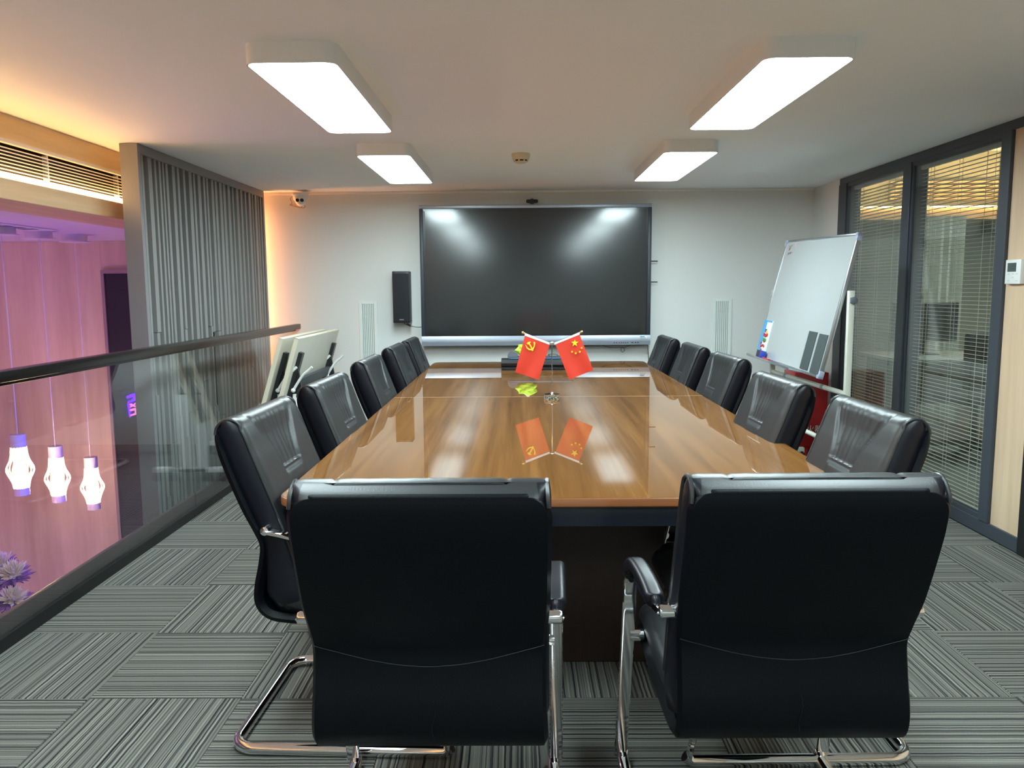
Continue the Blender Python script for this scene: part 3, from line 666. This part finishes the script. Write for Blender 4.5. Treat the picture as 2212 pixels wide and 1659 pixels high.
def apron():
    b = MB()
    b.box(TXL+.03, TXR-.03, TY1+.035, TY1+.055, .66, .722, bev=.003).box(TXL+.03, TXR-.03, TY2-.055, TY2-.035, .66, .722, bev=.003)
    return b.box(TXL+.03, TXL+.05, TY1+.055, TY2-.055, .66, .722, bev=.003).box(TXR-.05, TXR-.03, TY1+.055, TY2-.055, .66, .722, bev=.003)
apron().build('apron', M_apron, tb)
MB().box(TXL+.006, TXR-.006, TJ-.0016, TJ+.0016, .735, .7504).build('joint_strip', mat('pale_joint', lin((200, 180, 150)), .3), tb, smooth=False)
for yy in (2.68, 4.75): MB().box(-.22, .50, yy, yy+.75, 0, .722, bev=.004).build('pedestal', M_ped, tb, smooth=False)
MB().box(-.20, .48, 3.43, 4.75, .06, .60).build('modesty_panel', M_ped, tb, smooth=False)

# flag stand
fs = thing('flag_stand', 'clear round base with thin chrome pole holding two small red flags', 'flag stand', (.166, 4.085, .7502))
fx, fy = .166, 4.085
MB().lathe([(.001, .7502), (.040, .7502), (.041, .753), (.041, .770), (.039, .773), (.001, .773)], (fx, fy, 0), 36).build('base', M_acr, fs)
MB().lathe([(.001, .773), (.010, .773), (.008, .780), (.003, .783), (.001, .783)], (fx, fy, 0), 16).build('collar', M_chrome, fs)
MB().cyl((fx, fy, .76), (fx, fy, 1.040), .0028, 10).build('pole', M_chrome, fs)
MB().sph((fx, fy, 1.038), .008).build('hub', M_chrome, fs)
ends = {-1: (.016, 1.092), 1: (.319, 1.094)}
for s_, (ex, ez) in ends.items():
    MB().cyl((fx, fy, 1.036), (ex, fy, ez), .0022, 8).build('rod', M_chrome, fs)
    MB().sph((ex, fy, ez), .0075).sph((ex-s_*.007, fy, ez-.003), .005).build('finial', M_gold, fs)
px = lambda x: .03+(x-1135)*.002372; pz = lambda y: 1.084-(y-722)*.002395
def flag(cs, sleeve, label):
    """cs: 4 image corners hoist-outer, hoist-inner, fly-inner, fly-outer"""
    b = MB(); bm = b.bm; P = [Vector((px(x), 0, pz(y))) for x, y in cs]; nu, nv = 12, 18; g = []
    front = {}
    for side in (0, 1):
        for j in range(nv+1):
            for i in range(nu+1):
                u, v = i/nu, j/nv; p = P[0]*(1-u)*(1-v)+P[1]*u*(1-v)+P[2]*u*v+P[3]*(1-u)*v
                front[side, i, j] = bm.verts.new((p.x, fy-.004-.004*math.sin(u*7+v*2)*v+side*.0006, p.z))
    for side in (0, 1):
        for j in range(nv):
            for i in range(nu): bm.faces.new([front[side, a, c_] for a, c_ in ((i, j), (i+1, j), (i+1, j+1), (i, j+1))])
    for i in range(nu):
        for j in (0, nv): bm.faces.new((front[0, i, j], front[0, i+1, j], front[1, i+1, j], front[1, i, j]))
    for j in range(nv):
        for i in (0, nu): bm.faces.new((front[0, i, j], front[0, i, j+1], front[1, i, j+1], front[1, i, j]))
    f = b.build('flag', M_redf, fs, label=label)
    b = MB(); b.prism([(px(x), pz(y)) for x, y in sleeve], 'Y', fy-.006, fy+.004); b.build('sleeve', M_sleeve, f, smooth=False)
    return f
zx = lambda x: px(1060+x/5.186); zz_ = lambda y: pz(700+y/5.186)
f1 = flag(((1134, 724), (1187, 745.5), (1163, 820.5), (1112, 803.5)), ((1134.5, 719.5), (1187.5, 740.5), (1186.5, 744.5), (1133, 724.5)), 'red flag with yellow hammer and sickle')
f2 = flag(((1252, 723), (1200, 745), (1230, 820.5), (1282, 800)), ((1251.5, 718.5), (1252.5, 723), (1198, 744.5), (1197.5, 741)), 'red flag with one large and four small yellow stars')
def emb(par, polys):
    b = MB()
    for p in polys: b.prism([(zx(x), zz_(y)) for x, y in p], 'Y', fy-.0125, fy-.0075)
    return b.build('emblem', M_yel, par, smooth=False)
emb(f1, [[(387, 230), (396, 236), (403, 250), (418, 266), (436, 276), (455, 276), (470, 266), (479, 250), (482, 232), (480, 214), (478, 200), (492, 197), (497, 206), (495, 232), (489, 256), (476, 280), (474, 296), (460, 299), (456, 290), (430, 290), (408, 275), (394, 253)],
         [(402, 214), (418, 199), (446, 195), (446, 204), (436, 212), (466, 268), (456, 276), (424, 222), (414, 228)]])
def star(cx_, cy_, R_, rot=0):
    return [(cx_+(R_ if k % 2 == 0 else R_*.40)*math.sin(rot+PI*k/5), cy_-(R_ if k % 2 == 0 else R_*.40)*math.cos(rot+PI*k/5)) for k in range(10)]
emb(f2, [star(942, 214, 42), star(911, 311, 14, .3), star(952, 328, 14, .1), star(998, 312, 14, -.2), star(1018, 270, 14, -.4)])

# conference unit on the table
cu = thing('conference_unit', 'black boxy conference unit on the far end of the table', 'conference unit', (.125, 5.60, .7502))
MB().prism([(5.54, .7504), (5.535, .772), (5.545, .776), (5.535, .782), (5.53, .800), (5.54, .824), (5.66, .826), (5.68, .7504)], 'X', -.130, .390).build('body', M_blk, cu, smooth=False)
MB().box(-.125, .385, 5.533, 5.540, .7535, .768, bev=.002).build('lower_grille', M_blkc, cu, smooth=False)
MB().box(.02, .30, 5.527, 5.534, .787, .797, bev=.002).build('slot_cover', M_grey, cu, smooth=False)
rm = thing('recorder', 'flat dark grey recorder with blue stripe lying on the black unit', 'recorder', (.12, 5.6, .826))
MB().box(-.075, .375, 5.555, 5.64, .8262, .843, bev=.004).build('body', M_grey, rm)
MB().box(-.07, .37, 5.552, 5.556, .829, .8345).build('blue_stripe', mat('blue_stripe', lin((70, 130, 180)), .4), rm, smooth=False)
MB().lathe([(.001, 5.565), (.034, 5.565), (.036, 5.575), (.036, 5.59), (.001, 5.59)], (-.050, 0, .846), 28, 'Y').build('dial', mat('grey_dial', lin((92, 100, 108)), .5), rm)
MB().tube(spline([(.22, 5.60, .842), (.20, 5.60, .852), (.235, 5.6, .856), (.265, 5.6, .852), (.268, 5.6, .842)], 16), .0025, 6).build('cable_loop', M_blk, rm)
gp = thing('snack_packet', 'crumpled lime green packet standing behind the hammer and sickle flag', 'packet', (.04, 5.60, .843))
b = MB(); rp_ = random.Random(5); bm = b.bm
t = bmesh.new(); bmesh.ops.create_icosphere(t, subdivisions=3, radius=1)
for v in t.verts:
    n_ = 1+.12*math.sin(v.co.x*5+v.co.z*7)+.08*rp_.uniform(-1, 1); v.co = Vector((v.co.x*.072*n_, v.co.y*.028*n_, v.co.z*.048*n_))+Vector((.048, 5.60, .885))
b._merge(t).build('pouch', M_lime, gp, smooth=False)
MB().prism([(.02, .918), (.075, .915), (.068, .944), (.055, .950)], 'Y', 5.598, 5.602).build('torn_corner', M_white, gp, smooth=False)

# ================================================================== CHAIRS
def pad(path, hw, ht, fil, nf=40, nb=20, caps=(1, 1), endr=(0, 0), disp=None, n=None, x0=0, capw=.6, sidemat=False):
    """swept upholstered slab; path (y,z); hw, ht functions of t or floats"""
    n = n or 40
    P = spline([(p[0], p[1], 0) for p in path], n*2)
    if True:                     # even spacing along the arc, denser at the rounded ends
        cu_ = [0]
        for a, b_ in zip(P, P[1:]): cu_.append(cu_[-1]+(b_-a).length)
        LL = cu_[-1]; ss = {LL*i/(n-1) for i in range(n)}
        for e, f0 in ((endr[0], 0), (endr[1], 1)):
            if e:
                for k in range(1, 10): q = e*(1-math.cos(PI/2*k/10)); ss.add(q if f0 == 0 else LL-q)
        ss = sorted(ss); out = []; j = 0
        for v in ss:
            while j < len(cu_)-2 and cu_[j+1] < v: j += 1
            out.append(P[j].lerp(P[j+1], (v-cu_[j])/max(1e-9, cu_[j+1]-cu_[j])))
        P = out; n = len(P)
    cum = [0]
    for a, b_ in zip(P, P[1:]): cum.append(cum[-1]+(b_-a).length)
    L_ = cum[-1]; H = hw if callable(hw) else (lambda t: hw); T = ht if callable(ht) else (lambda t: ht)
    secs = []   # (center, normal, hw, ht, t)
    for i, p in enumerate(P):
        d = (P[min(i+1, n-1)]-P[max(i-1, 0)]).normalized(); nr = Vector((d.y, -d.x, 0)); t = cum[i]/L_; s = cum[i]
        h = H(t)
        for e, dist in ((endr[0], s), (endr[1], L_-s)):
            if e and dist < e: h -= e-math.sqrt(max(0, e*e-(e-dist)**2))
        secs.append((p, d, nr, h, T(t), t))
    def capsec(sec, sign):
        p, d, nr, h, tt, t = sec; out = []
        for k in range(1, 6):
            a = PI/2*k/5; out.append((p+d*sign*tt*math.sin(a), d, nr, h-tt*(1-math.cos(a))*capw, max(tt*math.cos(a), .0004), t))
        return out
    if caps[0]: secs = capsec(secs[0], -1)[::-1]+secs
    if caps[1]: secs = secs+capsec(secs[-1], 1)
    b = MB(); bm = b.bm; R = []
    for p, d, nr, h, tt, t in secs:
        ring = []
        f = min(fil, tt*.98) if tt > .002 else tt
        def off(x):
            ax = abs(x)
            if ax <= h-f: return tt
            return tt-f+math.sqrt(max(0, f*f-(ax-h+f)**2))
        for side, N in ((1, nf), (-1, nb)):
            for k in range(N):
                q = -1+2*k/N
                x = h*math.sin(PI/2*q)*.35+h*q*.65 if True else 0
                x *= side
                o_ = off(x)*side
                if disp: o_ += disp(t, x/h, side, p)
                c_ = p+nr*o_; ring.append(bm.verts.new((x0+x, c_.x, c_.y)))
        R.append(ring)
    m_ = len(R[0]); nside = 0
    for A, B in zip(R, R[1:]):
        for k in range(m_):
            f_ = bm.faces.new((A[k], A[(k+1) % m_], B[(k+1) % m_], B[k]))
            if sidemat and k in (nf-2, nf-1, nf, nf+1, m_-2, m_-1, 0, 1): f_.material_index = 1
    bm.faces.new(R[0]); bm.faces.new(R[-1]); return b
def lerp(tab, z):
    for (a, va), (b_, vb) in zip(tab, tab[1:]):
        if z <= b_: return va+(vb-va)*max(0, min(1, (z-a)/(b_-a)))
    return tab[-1][1]
def sm(a, b_, x):
    t = max(0, min(1, (x-a)/(b_-a))); return t*t*(3-2*t)
folds = [(-.42, .05, 1.0), (-.28, -.04, .8), (-.12, .06, 1.0), (.03, -.03, .9), (.15, .05, .7), (.27, -.06, 1.0), (.40, .03, .8)]
def make_chair():
    r = thing('leather_chair', 'x', 'chair', (0, .33, 0), 'black leather chairs around the table')
    shell = [(.0165, .940), (.0185, .915), (.030, .865), (.058, .785), (.090, .705), (.120, .640), (.133, .600), (.126, .545), (.112, .480), (.112, .432), (.138, .400), (.195, .388), (.32, .386), (.47, .392), (.60, .405), (.645, .42)]
    tabw = [(.0, .244), (.22, .243), (.34, .235), (.42, .235), (.55, .240), (1, .242)]
    seams = MB()
    pad(shell, lambda t: lerp(tabw, t), lambda t: lerp([(0, .006), (.03, .0105), (.07, .0135), (1, .013)], t), .012, 40, 20, (1, 1), (.040, .03), n=90, capw=1.0).build('back_shell', M_leather_b, r)
    cush = [(.192, .475), (.183, .54), (.173, .60), (.156, .66), (.130, .725), (.100, .80), (.077, .858), (.062, .900), (.053, .922)]
    cth = [(0, .062), (.14, .050), (.3, .042), (.8, .046), (1, .044)]
    def disp(t, x, side, p):
        z = p.y
        if side < 0: 
            return 0
        d = 0
        wc_ = .30+.36*sm(.78, .965, z)                  # half width of the ruched centre panel
        inside = 1-sm(wc_-.03, wc_+.02, abs(x))
        band = sm(.778, .784, z)
        d -= .0075*inside*band*(1-sm(.88, .95, z))
        d -= .006*math.exp(-((abs(x)-wc_-.01)/.018)**2)*band
        if inside > 0:
            for c_, sl, a in folds:
                xx = c_*(.70+.55*sm(.78, .96, z))+sl*math.sin(z*9+c_*11)
                d -= .0030*a*math.exp(-((x-xx)/.016)**2)*inside*band*(1-sm(.90, .955, z))
                d += .0013*a*math.exp(-((x-xx-.05)/.05)**2)*inside*band
        d -= .003*math.exp(-((z-.772)/.007)**2)*(1-sm(.27, .33, abs(x))); d += .003*(1-sm(.26, .34, abs(x)))*sm(.70, .74, z)*(1-sm(.755, .77, z)); d -= .0025*math.exp(-((abs(x)-.30)/.02)**2)*(1-band)*sm(.60, .66, z)
        return d
    pad(cush, lambda t: .243, lambda t: lerp(cth, t), .034, 84, 30, (1, 1), (0, 0), disp, n=130, capw=.12, sidemat=True).build('back_cushion', M_leather, r, ang=60).data.materials.append(M_side)
    # piping along the cushion edges
    for s_ in (-1, 1):
        P = spline([(p[0], p[1], 0) for p in cush], 24); pts = []
        for i, p in enumerate(P):
            d = (P[min(i+1, 23)]-P[max(i-1, 0)]).normalized(); nr = Vector((d.y, -d.x, 0)); tt = lerp(cth, i/23)
            c_ = p+nr*(tt-.009); pts.append((s_*.2385, c_.x, c_.y))
        for k in range(1, 9):
            a = PI*k/9*1.0; c_ = P[-1]+nr*(.040*math.cos(a))+d*(.040*math.sin(a)); pts.append((s_*(.2385-.004*math.sin(a)), c_.x, c_.y))
        MB().tube(spline(pts, 70), .0045, 8).build('piping', M_leather, r)
    seat = [(.185, .442), (.26, .436), (.38, .436), (.50, .442), (.58, .446), (.635, .432)]
    def sdisp(t, x, side, p):
        return -.005*math.exp(-((abs(x)-.62)/.02)**2)-.004*math.exp(-((t-.12)/.02)**2)+.006*(1-x*x) if side > 0 else 0
    pad([(a, c_) for a, c_ in seat], .240, .040, .030, 50, 16, (1, 1), (0, .03), (lambda t, x, s, p: sdisp(t, x, s, p)) , n=40)
    bseat = pad([(a, c_) for a, c_ in seat[::-1]], .240, .040, .030, 50, 16, (1, 1), (.03, 0), sdisp, n=40); bseat.build('seat_cushion', M_leather, r, ang=60)
    # stitched seams on the back shell
    SP = spline([(p[0], p[1], 0) for p in shell], 120)
    def rear(z):
        q = min((p for p in SP[:80]), key=lambda p: abs(p.y-z)); return q.x-.0145
    pts = []
    for k in range(31):
        x = -.2315+.463*k/30; z = .612-.045*math.cos(x/.236*PI/2); pts.append((x, rear(z), z))
    MB().tube(pts, .0008, 5).build('seam', M_side, r)
    MB().tube([(.01+.004*math.sin(k), rear(.50-.012*k), .50-.012*k) for k in range(8)], .0008, 5).build('seam', M_side, r)
    def splay(b, s_):
        for v in b.bm.verts: v.co.x += s_*(v.co.y-.5)*.045
        return b
    for s_ in (-1, 1):
        xa = s_*.272
        splay(pad([(.520, .592), (.508, .622), (.47, .643), (.40, .651), (.31, .650), (.245, .640)], .023, .016, .014, 14, 8, (1, 1), (.012, .012), n=24, x0=xa), s_).build('arm_pad', M_side, r)
        splay(pad([(.150, .653), (.195, .645), (.245, .634), (.33, .629), (.44, .626), (.505, .605), (.533, .558), (.548, .48), (.575, .36), (.612, .2), (.645, .07), (.652, .030)], .018, .0055, .004, 10, 5, (1, 1), n=60, x0=xa), s_).build('arm_upright', M_chrome, r)
        MB().lathe([(.001, s_*.215), (.0135, s_*.216), (.0135, s_*.264), (.012, s_*.268), (.007, s_*.270), (.001, s_*.271)], (0, .150, .655), 20, 'X').build('arm_pivot', M_chrome, r)
        MB().cyl((s_*.235, .560, .42), (s_*.270, .560, .42), .016, 16).build('seat_bracket', M_chrome, r)
        MB().cyl((xa-s_*.002, .524, .585), (xa+s_*.0, .540, .588), .007, 10).build('screw', M_chrome, r)
    rad_ = .060; z = .0175; pts = [(.272, .66, .034), (.272, .64, z), (.272, .5, z), (.272, .3, z), (.272, .14, z)]
    pts += [(.272-rad_+rad_*math.cos(a), rad_+.030-rad_*math.sin(a), z) for a in [PI/2*k/8 for k in range(9)]]
    pts += [(-x, y, z_) for x, y, z_ in pts[::-1]]
    MB().tube(pts, .0168, 16).build('base_tube', M_chrome, r)
    return r
ch0 = make_chair(); first = True
def place(x, y, rz, label):
    global first
    c = ch0 if first else copy_tree(ch0); first = False
    c.location = (x, y, 0); c.rotation_euler = (0, 0, rz); c['label'] = label
place(-.186, 1.392+.33, math.radians(0), 'black leather chair at the near table end, left one, seen from behind')
place(.552, 1.418+.33, math.radians(0), 'black leather chair at the near table end, right one, seen from behind')
D = math.radians
for x, y, a, nm in ((-.850, 2.385, -2, 'nearest the camera, beside the table corner'), (-.835, 3.15, -2, 'second from the camera'), (-.848, 4.13, 0, 'third from the camera'),
                    (-.855, 5.06, 0, 'fourth from the camera'), (-.845, 5.72, 0, 'farthest from the camera')):
    place(x+.33, y, -PI/2+D(a), 'black leather chair left of the table, '+nm)
for x, y, a, nm in ((1.105, 2.335, 1, 'nearest the camera, by the partition'), (1.075, 3.09, 2, 'second from the camera, in front of the whiteboard'), (1.145, 4.13, 2, 'third from the camera'),
                    (1.14, 4.93, 0, 'fourth from the camera'), (1.125, 5.75, 0, 'farthest from the camera, nearest the display')):
    place(x-.33, y, PI/2+D(a), 'black leather chair right of the table, '+nm)

# ================================================================== WHITEBOARD
wb = thing('whiteboard_stand', 'white swivel whiteboard tilted on a cream wheeled stand', 'whiteboard', (1.90, 5.3, 0))
A = Vector((1.981, 4.70, 1.622)); B = Vector((1.792, 4.70, .768)); C = Vector((1.967, 5.92, 1.648)); Dd = Vector((1.769, 5.92, .805))
ey = (C-A).normalized(); ez = ((A+C)-(B+Dd)).normalized(); ez = (ez-ey*ez.dot(ey)).normalized(); ex = ey.cross(ez)   # ex points to +x
ctr = (A+B+C+Dd)/4; W2, H2 = (C-A).length/2, (A-B).length/2
RB = Matrix((ex, ey, ez)).transposed()
def bb(mb, x0, x1, y0, y1, z0, z1, bev=0):
    t = MB().box(x0, x1, y0, y1, z0, z1, bev=bev); bmm = t.bm
    for v in bmm.verts: v.co = RB @ v.co + ctr
    mb._merge(bmm); return mb
bd = bb(MB(), -.008, .008, -W2+.01, W2-.01, -H2+.01, H2-.01).build('board', M_wb, wb, smooth=False)
for y0, y1, z0, z1 in ((-W2, W2, H2-.016, H2), (-W2, W2, -H2, -H2+.016), (-W2, -W2+.014, -H2+.016, H2-.016), (W2-.014, W2, -H2+.016, H2-.016)):
    bb(MB(), -.013, .013, y0, y1, z0, z1, .004).build('frame_bar', M_alu, wb)
for sy in (-1, 1):
    for sz_ in (-1, 1):
        bb(MB(), -.0155, .0155, *sorted((sy*W2+sy*.003, sy*(W2-.032))), *sorted((sz_*H2+sz_*.003, sz_*(H2-.045))), .004)
        cb_ = MB()
        bb(cb_, -.0155, .0155, *sorted((sy*W2+sy*.003, sy*(W2-.018))), *sorted((sz_*H2+sz_*.003, sz_*(H2-.045))), .004)
        bb(cb_, -.0155, .0155, *sorted((sy*W2+sy*.003, sy*(W2-.036))), *sorted((sz_*H2+sz_*.003, sz_*(H2-.020))), .004)
        cb_.build('corner_cap', M_corner, wb)
tr = bb(MB(), -.075, -.010, -W2*.45, W2+.02, -H2-.004, -H2+.003, .002); bb(tr, -.078, -.072, -W2*.45, W2+.02, -H2-.002, -H2+.012, .002)
tr.build('pen_tray', M_alu, wb)
for yy, xx in ((4.655, 1.925), (5.965, 1.90)):
    MB().box(xx-.017, xx+.017, yy-.016, yy+.016, .09, 1.292, bev=.003).build('post', M_cream, wb)
    MB().bar((xx-.30, yy, .085), (xx+.26, yy, .085), .03, .04, bev=.004).build('foot', M_cream, wb)
    for dx in (-.28, .24): MB().lathe([(.002, yy-.012), (.030, yy-.012), (.032, yy), (.030, yy+.012), (.002, yy+.012)], (xx+dx, 0, .033), 20, 'Y').box(xx+dx-.012, xx+dx+.012, yy-.018, yy+.018, .045, .075, bev=.003).build('caster', M_blk, wb)
    dy = -1 if yy < 5 else 1
    b = MB(); b.lathe([(.002, 0), (.014, 0), (.020, dy*.010), (.020, dy*.022), (.010, dy*.026), (.002, dy*.026)], (xx+.006, yy+dy*.014, 1.236), 16, 'Y')
    for k in range(5): a = 2*PI*k/5; b.sph((xx+.006+.018*math.cos(a), yy+dy*.028, 1.236+.018*math.sin(a)), .007, seg=8)
    b.build('clamp_knob', mat('grey_knob', lin((88, 98, 106)), .5), wb)
for z in (.685, .355):
    MB().cyl((1.925, 4.67, z), (1.902, 5.95, z), .0155, 16).build('cross_rail', M_cream, wb)
    for t in (.26, .78): 
        p = Vector((1.925, 4.67, z)).lerp(Vector((1.902, 5.95, z)), t); MB().cyl(p-Vector((0, .02, 0)), p+Vector((0, .02, 0)), .0175, 16).build('rail_sleeve', mat('grey_sleeve', lin((140, 146, 144)), .5), wb)
def onboard(px_, py_):
    """point of the board's front plane seen at a photo pixel (used once, to read positions off)"""
    d = fwd*F+rr*(px_-1106)-uu*(py_-829.5); o = Vector((0, 0, HC)); n = -ex; p0 = ctr-ex*.008; t = (p0-o).dot(n)/d.dot(n); q = o+d*t-ctr; return q.dot(ey), q.dot(ez)
# magnetic strips on the board, measured in the board's own plane
for k, (ya, yb, za, zb) in enumerate(((-.408, -.276, -.415, -.172), (-.578, -.446, -.420, -.176))):
    o = bb(MB(), -.0125, -.0085, ya, yb, za, zb, .001).build('magnetic_strip', M_strip, smooth=False, loc=ctr+ey*ya)
    tag(o, 'charcoal magnetic strip on the whiteboard, %s of the pair' % ('left' if k == 0 else 'right'), 'magnetic strip', 'magnetic strips on the whiteboard')
pk = bb(MB(), -.020, -.009, .425, .595, -.415, -.155, .001).build('magnet_pack', M_white, smooth=False, loc=ctr+ey*.5)
tag(pk, 'blister card of coloured magnets standing on the whiteboard tray', 'magnet pack')
ROOT[pk.name] = ctr+ey*.5
bb(MB(), -.0215, -.0195, .525, .595, -.415, -.155).build('blue_print', M_blue, pk, smooth=False)
bb(MB(), -.0215, -.0195, .425, .525, -.168, -.155).build('blue_print', M_blue, pk, smooth=False)
rm_ = random.Random(2); cols = [mat('magnet_red', lin((196, 36, 36)), .4), mat('magnet_green', lin((40, 160, 70)), .4), mat('magnet_yellow', lin((230, 200, 60)), .4), mat('magnet_navy', lin((40, 50, 150)), .4)]
for k, (yy, zz, ci) in enumerate(((.50, -.232, 3), (.475, -.240, 2), (.515, -.262, 0), (.485, -.268, 0), (.455, -.262, 0), (.50, -.298, 1), (.465, -.300, 1), (.482, -.305, 0), (.535, -.325, 0), (.51, -.345, 0), (.49, -.340, 0), (.465, -.345, 0), (.525, -.350, 0), (.505, -.375, 0))):
    b = MB(); t = MB().cyl((-.026, yy, zz), (-.020, yy, zz), .013 if k < 8 else .009, 12)
    for v in t.bm.verts: v.co = RB @ v.co + ctr
    b._merge(t.bm); b.build('magnet', cols[ci], pk)
er = bb(MB(), -.060, -.022, .395, .470, -H2+.006, -H2+.060, .004).build('board_eraser', mat('eraser_brown', lin((66, 52, 50)), .8), loc=ctr+ey*.43); tag(er, 'dark felt eraser with blue cap on the whiteboard tray', 'eraser'); ROOT[er.name] = ctr+ey*.43
bb(MB(), -.062, -.020, .370, .396, -H2+.006, -H2+.060, .004).build('blue_cap', mat('eraser_blue', lin((44, 66, 170)), .5), er)
t = MB().cyl((-.05, .335, -H2+.012), (-.05, .20, -H2+.012), .008, 12)
for v in t.bm.verts: v.co = RB @ v.co + ctr
tag(t.build('marker_pen', cols[0], loc=ctr+ey*.27), 'red marker lying on the whiteboard tray', 'marker')
# faint handwritten marks, top left
mk = MB()
for (yy, zz, ly, lz) in ((.515, .365, .022, .003), (.512, .357, .020, .003), (.520, .345, .003, .014), (.505, .348, .003, .013), (.513, .350, .016, .0025), (.49, .368, .003, .010),
                         (.520, .318, .004, .016), (.508, .320, .003, .013), (.514, .324, .012, .0025), (.492, .322, .003, .014), (.484, .322, .003, .012), (.488, .328, .014, .0025), (.470, .322, .012, .0025), (.462, .326, .003, .006)):
    bb(mk, -.0088, -.0084, (yy-.5)*1.25+.485-ly, (yy-.5)*1.25+.485+ly, (zz-.35)*1.2+.375-lz*.6, (zz-.35)*1.2+.375+lz*.6)
mk.build('handwriting', mat('marker_maroon', lin((96, 50, 60)), .6), bd, smooth=False)
mk = MB()
for (yy, zz, ly, lz) in ((.435, .382, .016, .0025), (.435, .372, .014, .0025), (.440, .365, .003, .014), (.428, .368, .003, .016), (.415, .352, .003, .006)): bb(mk, -.0088, -.0084, (yy-.5)*1.25+.485-ly, (yy-.5)*1.25+.485+ly, (zz-.35)*1.2+.375-lz*.6, (zz-.35)*1.2+.375+lz*.6)
mk.build('handwriting', mat('marker_pink', lin((206, 160, 166)), .6), bd, smooth=False, label='pink handwriting')
# red extinguisher cabinet
fc = thing('extinguisher_cabinet', 'red steel fire extinguisher cabinet on the floor behind the whiteboard', 'cabinet', (2.28, 6.25, 0))
MB().box(2.12, 2.38, 6.10, 6.36, .07, .66, bev=.006).build('body', M_red, fc)
MB().box(2.13, 2.37, 6.090, 6.102, .085, .645, bev=.004).build('door', M_red, fc)
MB().prism([(2.18, .07), (2.24, .07), (2.23, .0), (2.19, .0)], 'Y', 6.09, 6.14).build('foot', M_red, fc, smooth=False)
MB().prism([(2.32, .07), (2.38, .07), (2.37, .0), (2.33, .0)], 'Y', 6.09, 6.14).build('foot', M_red, fc, smooth=False)
MB().prism([(2.18, .07), (2.24, .07), (2.23, .0), (2.19, .0)], 'Y', 6.32, 6.36).build('foot', M_red, fc, smooth=False)
MB().prism([(2.32, .07), (2.38, .07), (2.37, .0), (2.33, .0)], 'Y', 6.32, 6.36).build('foot', M_red, fc, smooth=False)
tc_ = bpy.data.curves.new('txt', 'FONT'); tc_.body = '灭火器箱'; tc_.size = .06; tc_.extrude = .0005
to = bpy.data.objects.new('txt', tc_); COL.objects.link(to)
me = bpy.data.meshes.new_from_object(to.evaluated_get(bpy.context.evaluated_depsgraph_get())); bpy.data.objects.remove(to)
me.transform(Matrix.Translation(Vector((2.16, 6.0895, .20))-Vector((2.28, 6.25, 0))) @ Matrix.Rotation(PI/2, 4, 'X')); me.materials.clear(); me.materials.append(M_white)
lo = bpy.data.objects.new('lettering', me); COL.objects.link(lo); lo.parent = fc

# ================================================================== FLIP-TOP TABLES
def flip_table(dx, dy, label):
    O = Vector((-1.5+dx, 5.27+dy, 0))
    r = thing('flip_top_table', label, 'table', (O.x-.1, O.y+.6, 0), 'nested flip-top training tables')
    # tilted top: local frame, edge direction down-left
    dn = Vector((-.295, 0, -.955)).normalized(); nx = Vector((0, 1, 0)).cross(dn).normalized()   # nx to the right/down
    if nx.x < 0: nx = -nx
    R_ = Matrix((nx, Vector((0, 1, 0)), -dn)).transposed(); top = Vector((O.x+.015, O.y, 1.0))
    def tb_(m_, x0, x1, y0, y1, s0, s1, bev=0):
        t = MB().box(x0, x1, y0, y1, -s1, -s0, bev=bev)
        for v in t.bm.verts: v.co = R_ @ v.co + top
        return m_._merge(t.bm)
    tb_(MB(), -.014, .014, 0.002, 1.198, 0.002, .598).build('tabletop', M_lam, r, smooth=False)
    eb = MB(); tb_(eb, -.0145, .0145, 0, .003, 0, .6); tb_(eb, -.0145, .0145, 1.197, 1.2, 0, .6); tb_(eb, -.0145, .0145, 0, 1.2, 0, .003); tb_(eb, -.0145, .0145, 0, 1.2, .597, .6); eb.build('edge_band', M_lam_e, r, smooth=False)
    for y in (.12, 1.08):
        m_ = MB(); tb_(m_, .014, .042, y-.03, y+.03, .10, .50, .003)
        pl_ = [(.03, .20), (.075, .30), (.115, .38), (.10, .43), (.03, .46)]
        t = MB().prism([(a, -c_) for a, c_ in pl_], 'Y', y-.012, y+.012)
        for v in t.bm.verts: v.co = R_ @ v.co + top
        m_._merge(t.bm); m_.build('hinge_bracket', M_blk, r, smooth=False)
        t = MB().tube(spline([(.130, y-.036, -.17), (.112, y-.036, -.20), (.085, y-.036, -.24), (.065, y-.036, -.30), (.050, y-.036, -.355)], 16), .0095, 8).sph((.048, y-.036, -.362), .016, seg=10)
        for v in t.bm.verts: v.co = R_ @ v.co + top
        t.build('lock_lever', M_white, r)
        base = R_ @ Vector((.085, y, -.38)) + top
        MB().bar((base.x, base.y, base.z), (base.x-.01, base.y, .10), .035, .085, up=(1, 0, 0), bev=.006).build('leg_column', M_white, r)
        MB().bar((base.x-.16, base.y, .085), (base.x+.22, base.y, .085), .05, .035, bev=.008).build('foot', M_white, r)
        for ddx in (-.14, .20): MB().lathe([(.002, base.y-.013), (.028, base.y-.013), (.030, base.y), (.028, base.y+.013), (.002, base.y+.013)], (base.x+ddx, 0, .031), 20, 'Y').box(base.x+ddx-.012, base.x+ddx+.012, base.y-.018, base.y+.018, .042, .07, bev=.003).build('caster', M_blk, r)
    m_ = MB(); tb_(m_, .03, .055, .12, 1.08, .29, .36, .003); m_.build('cross_beam', M_grey, r)
    t = MB().cyl((.065, .12, -.385), (.065, 1.08, -.385), .008, 12)
    for v in t.bm.verts: v.co = R_ @ v.co + top
    t.build('release_rod', M_alu, r)
flip_table(0, 0, 'cream flip-top table folded upright, the one nearer the chairs')
flip_table(-.105, -.0, 'cream flip-top table folded upright, the one against the glass railing')
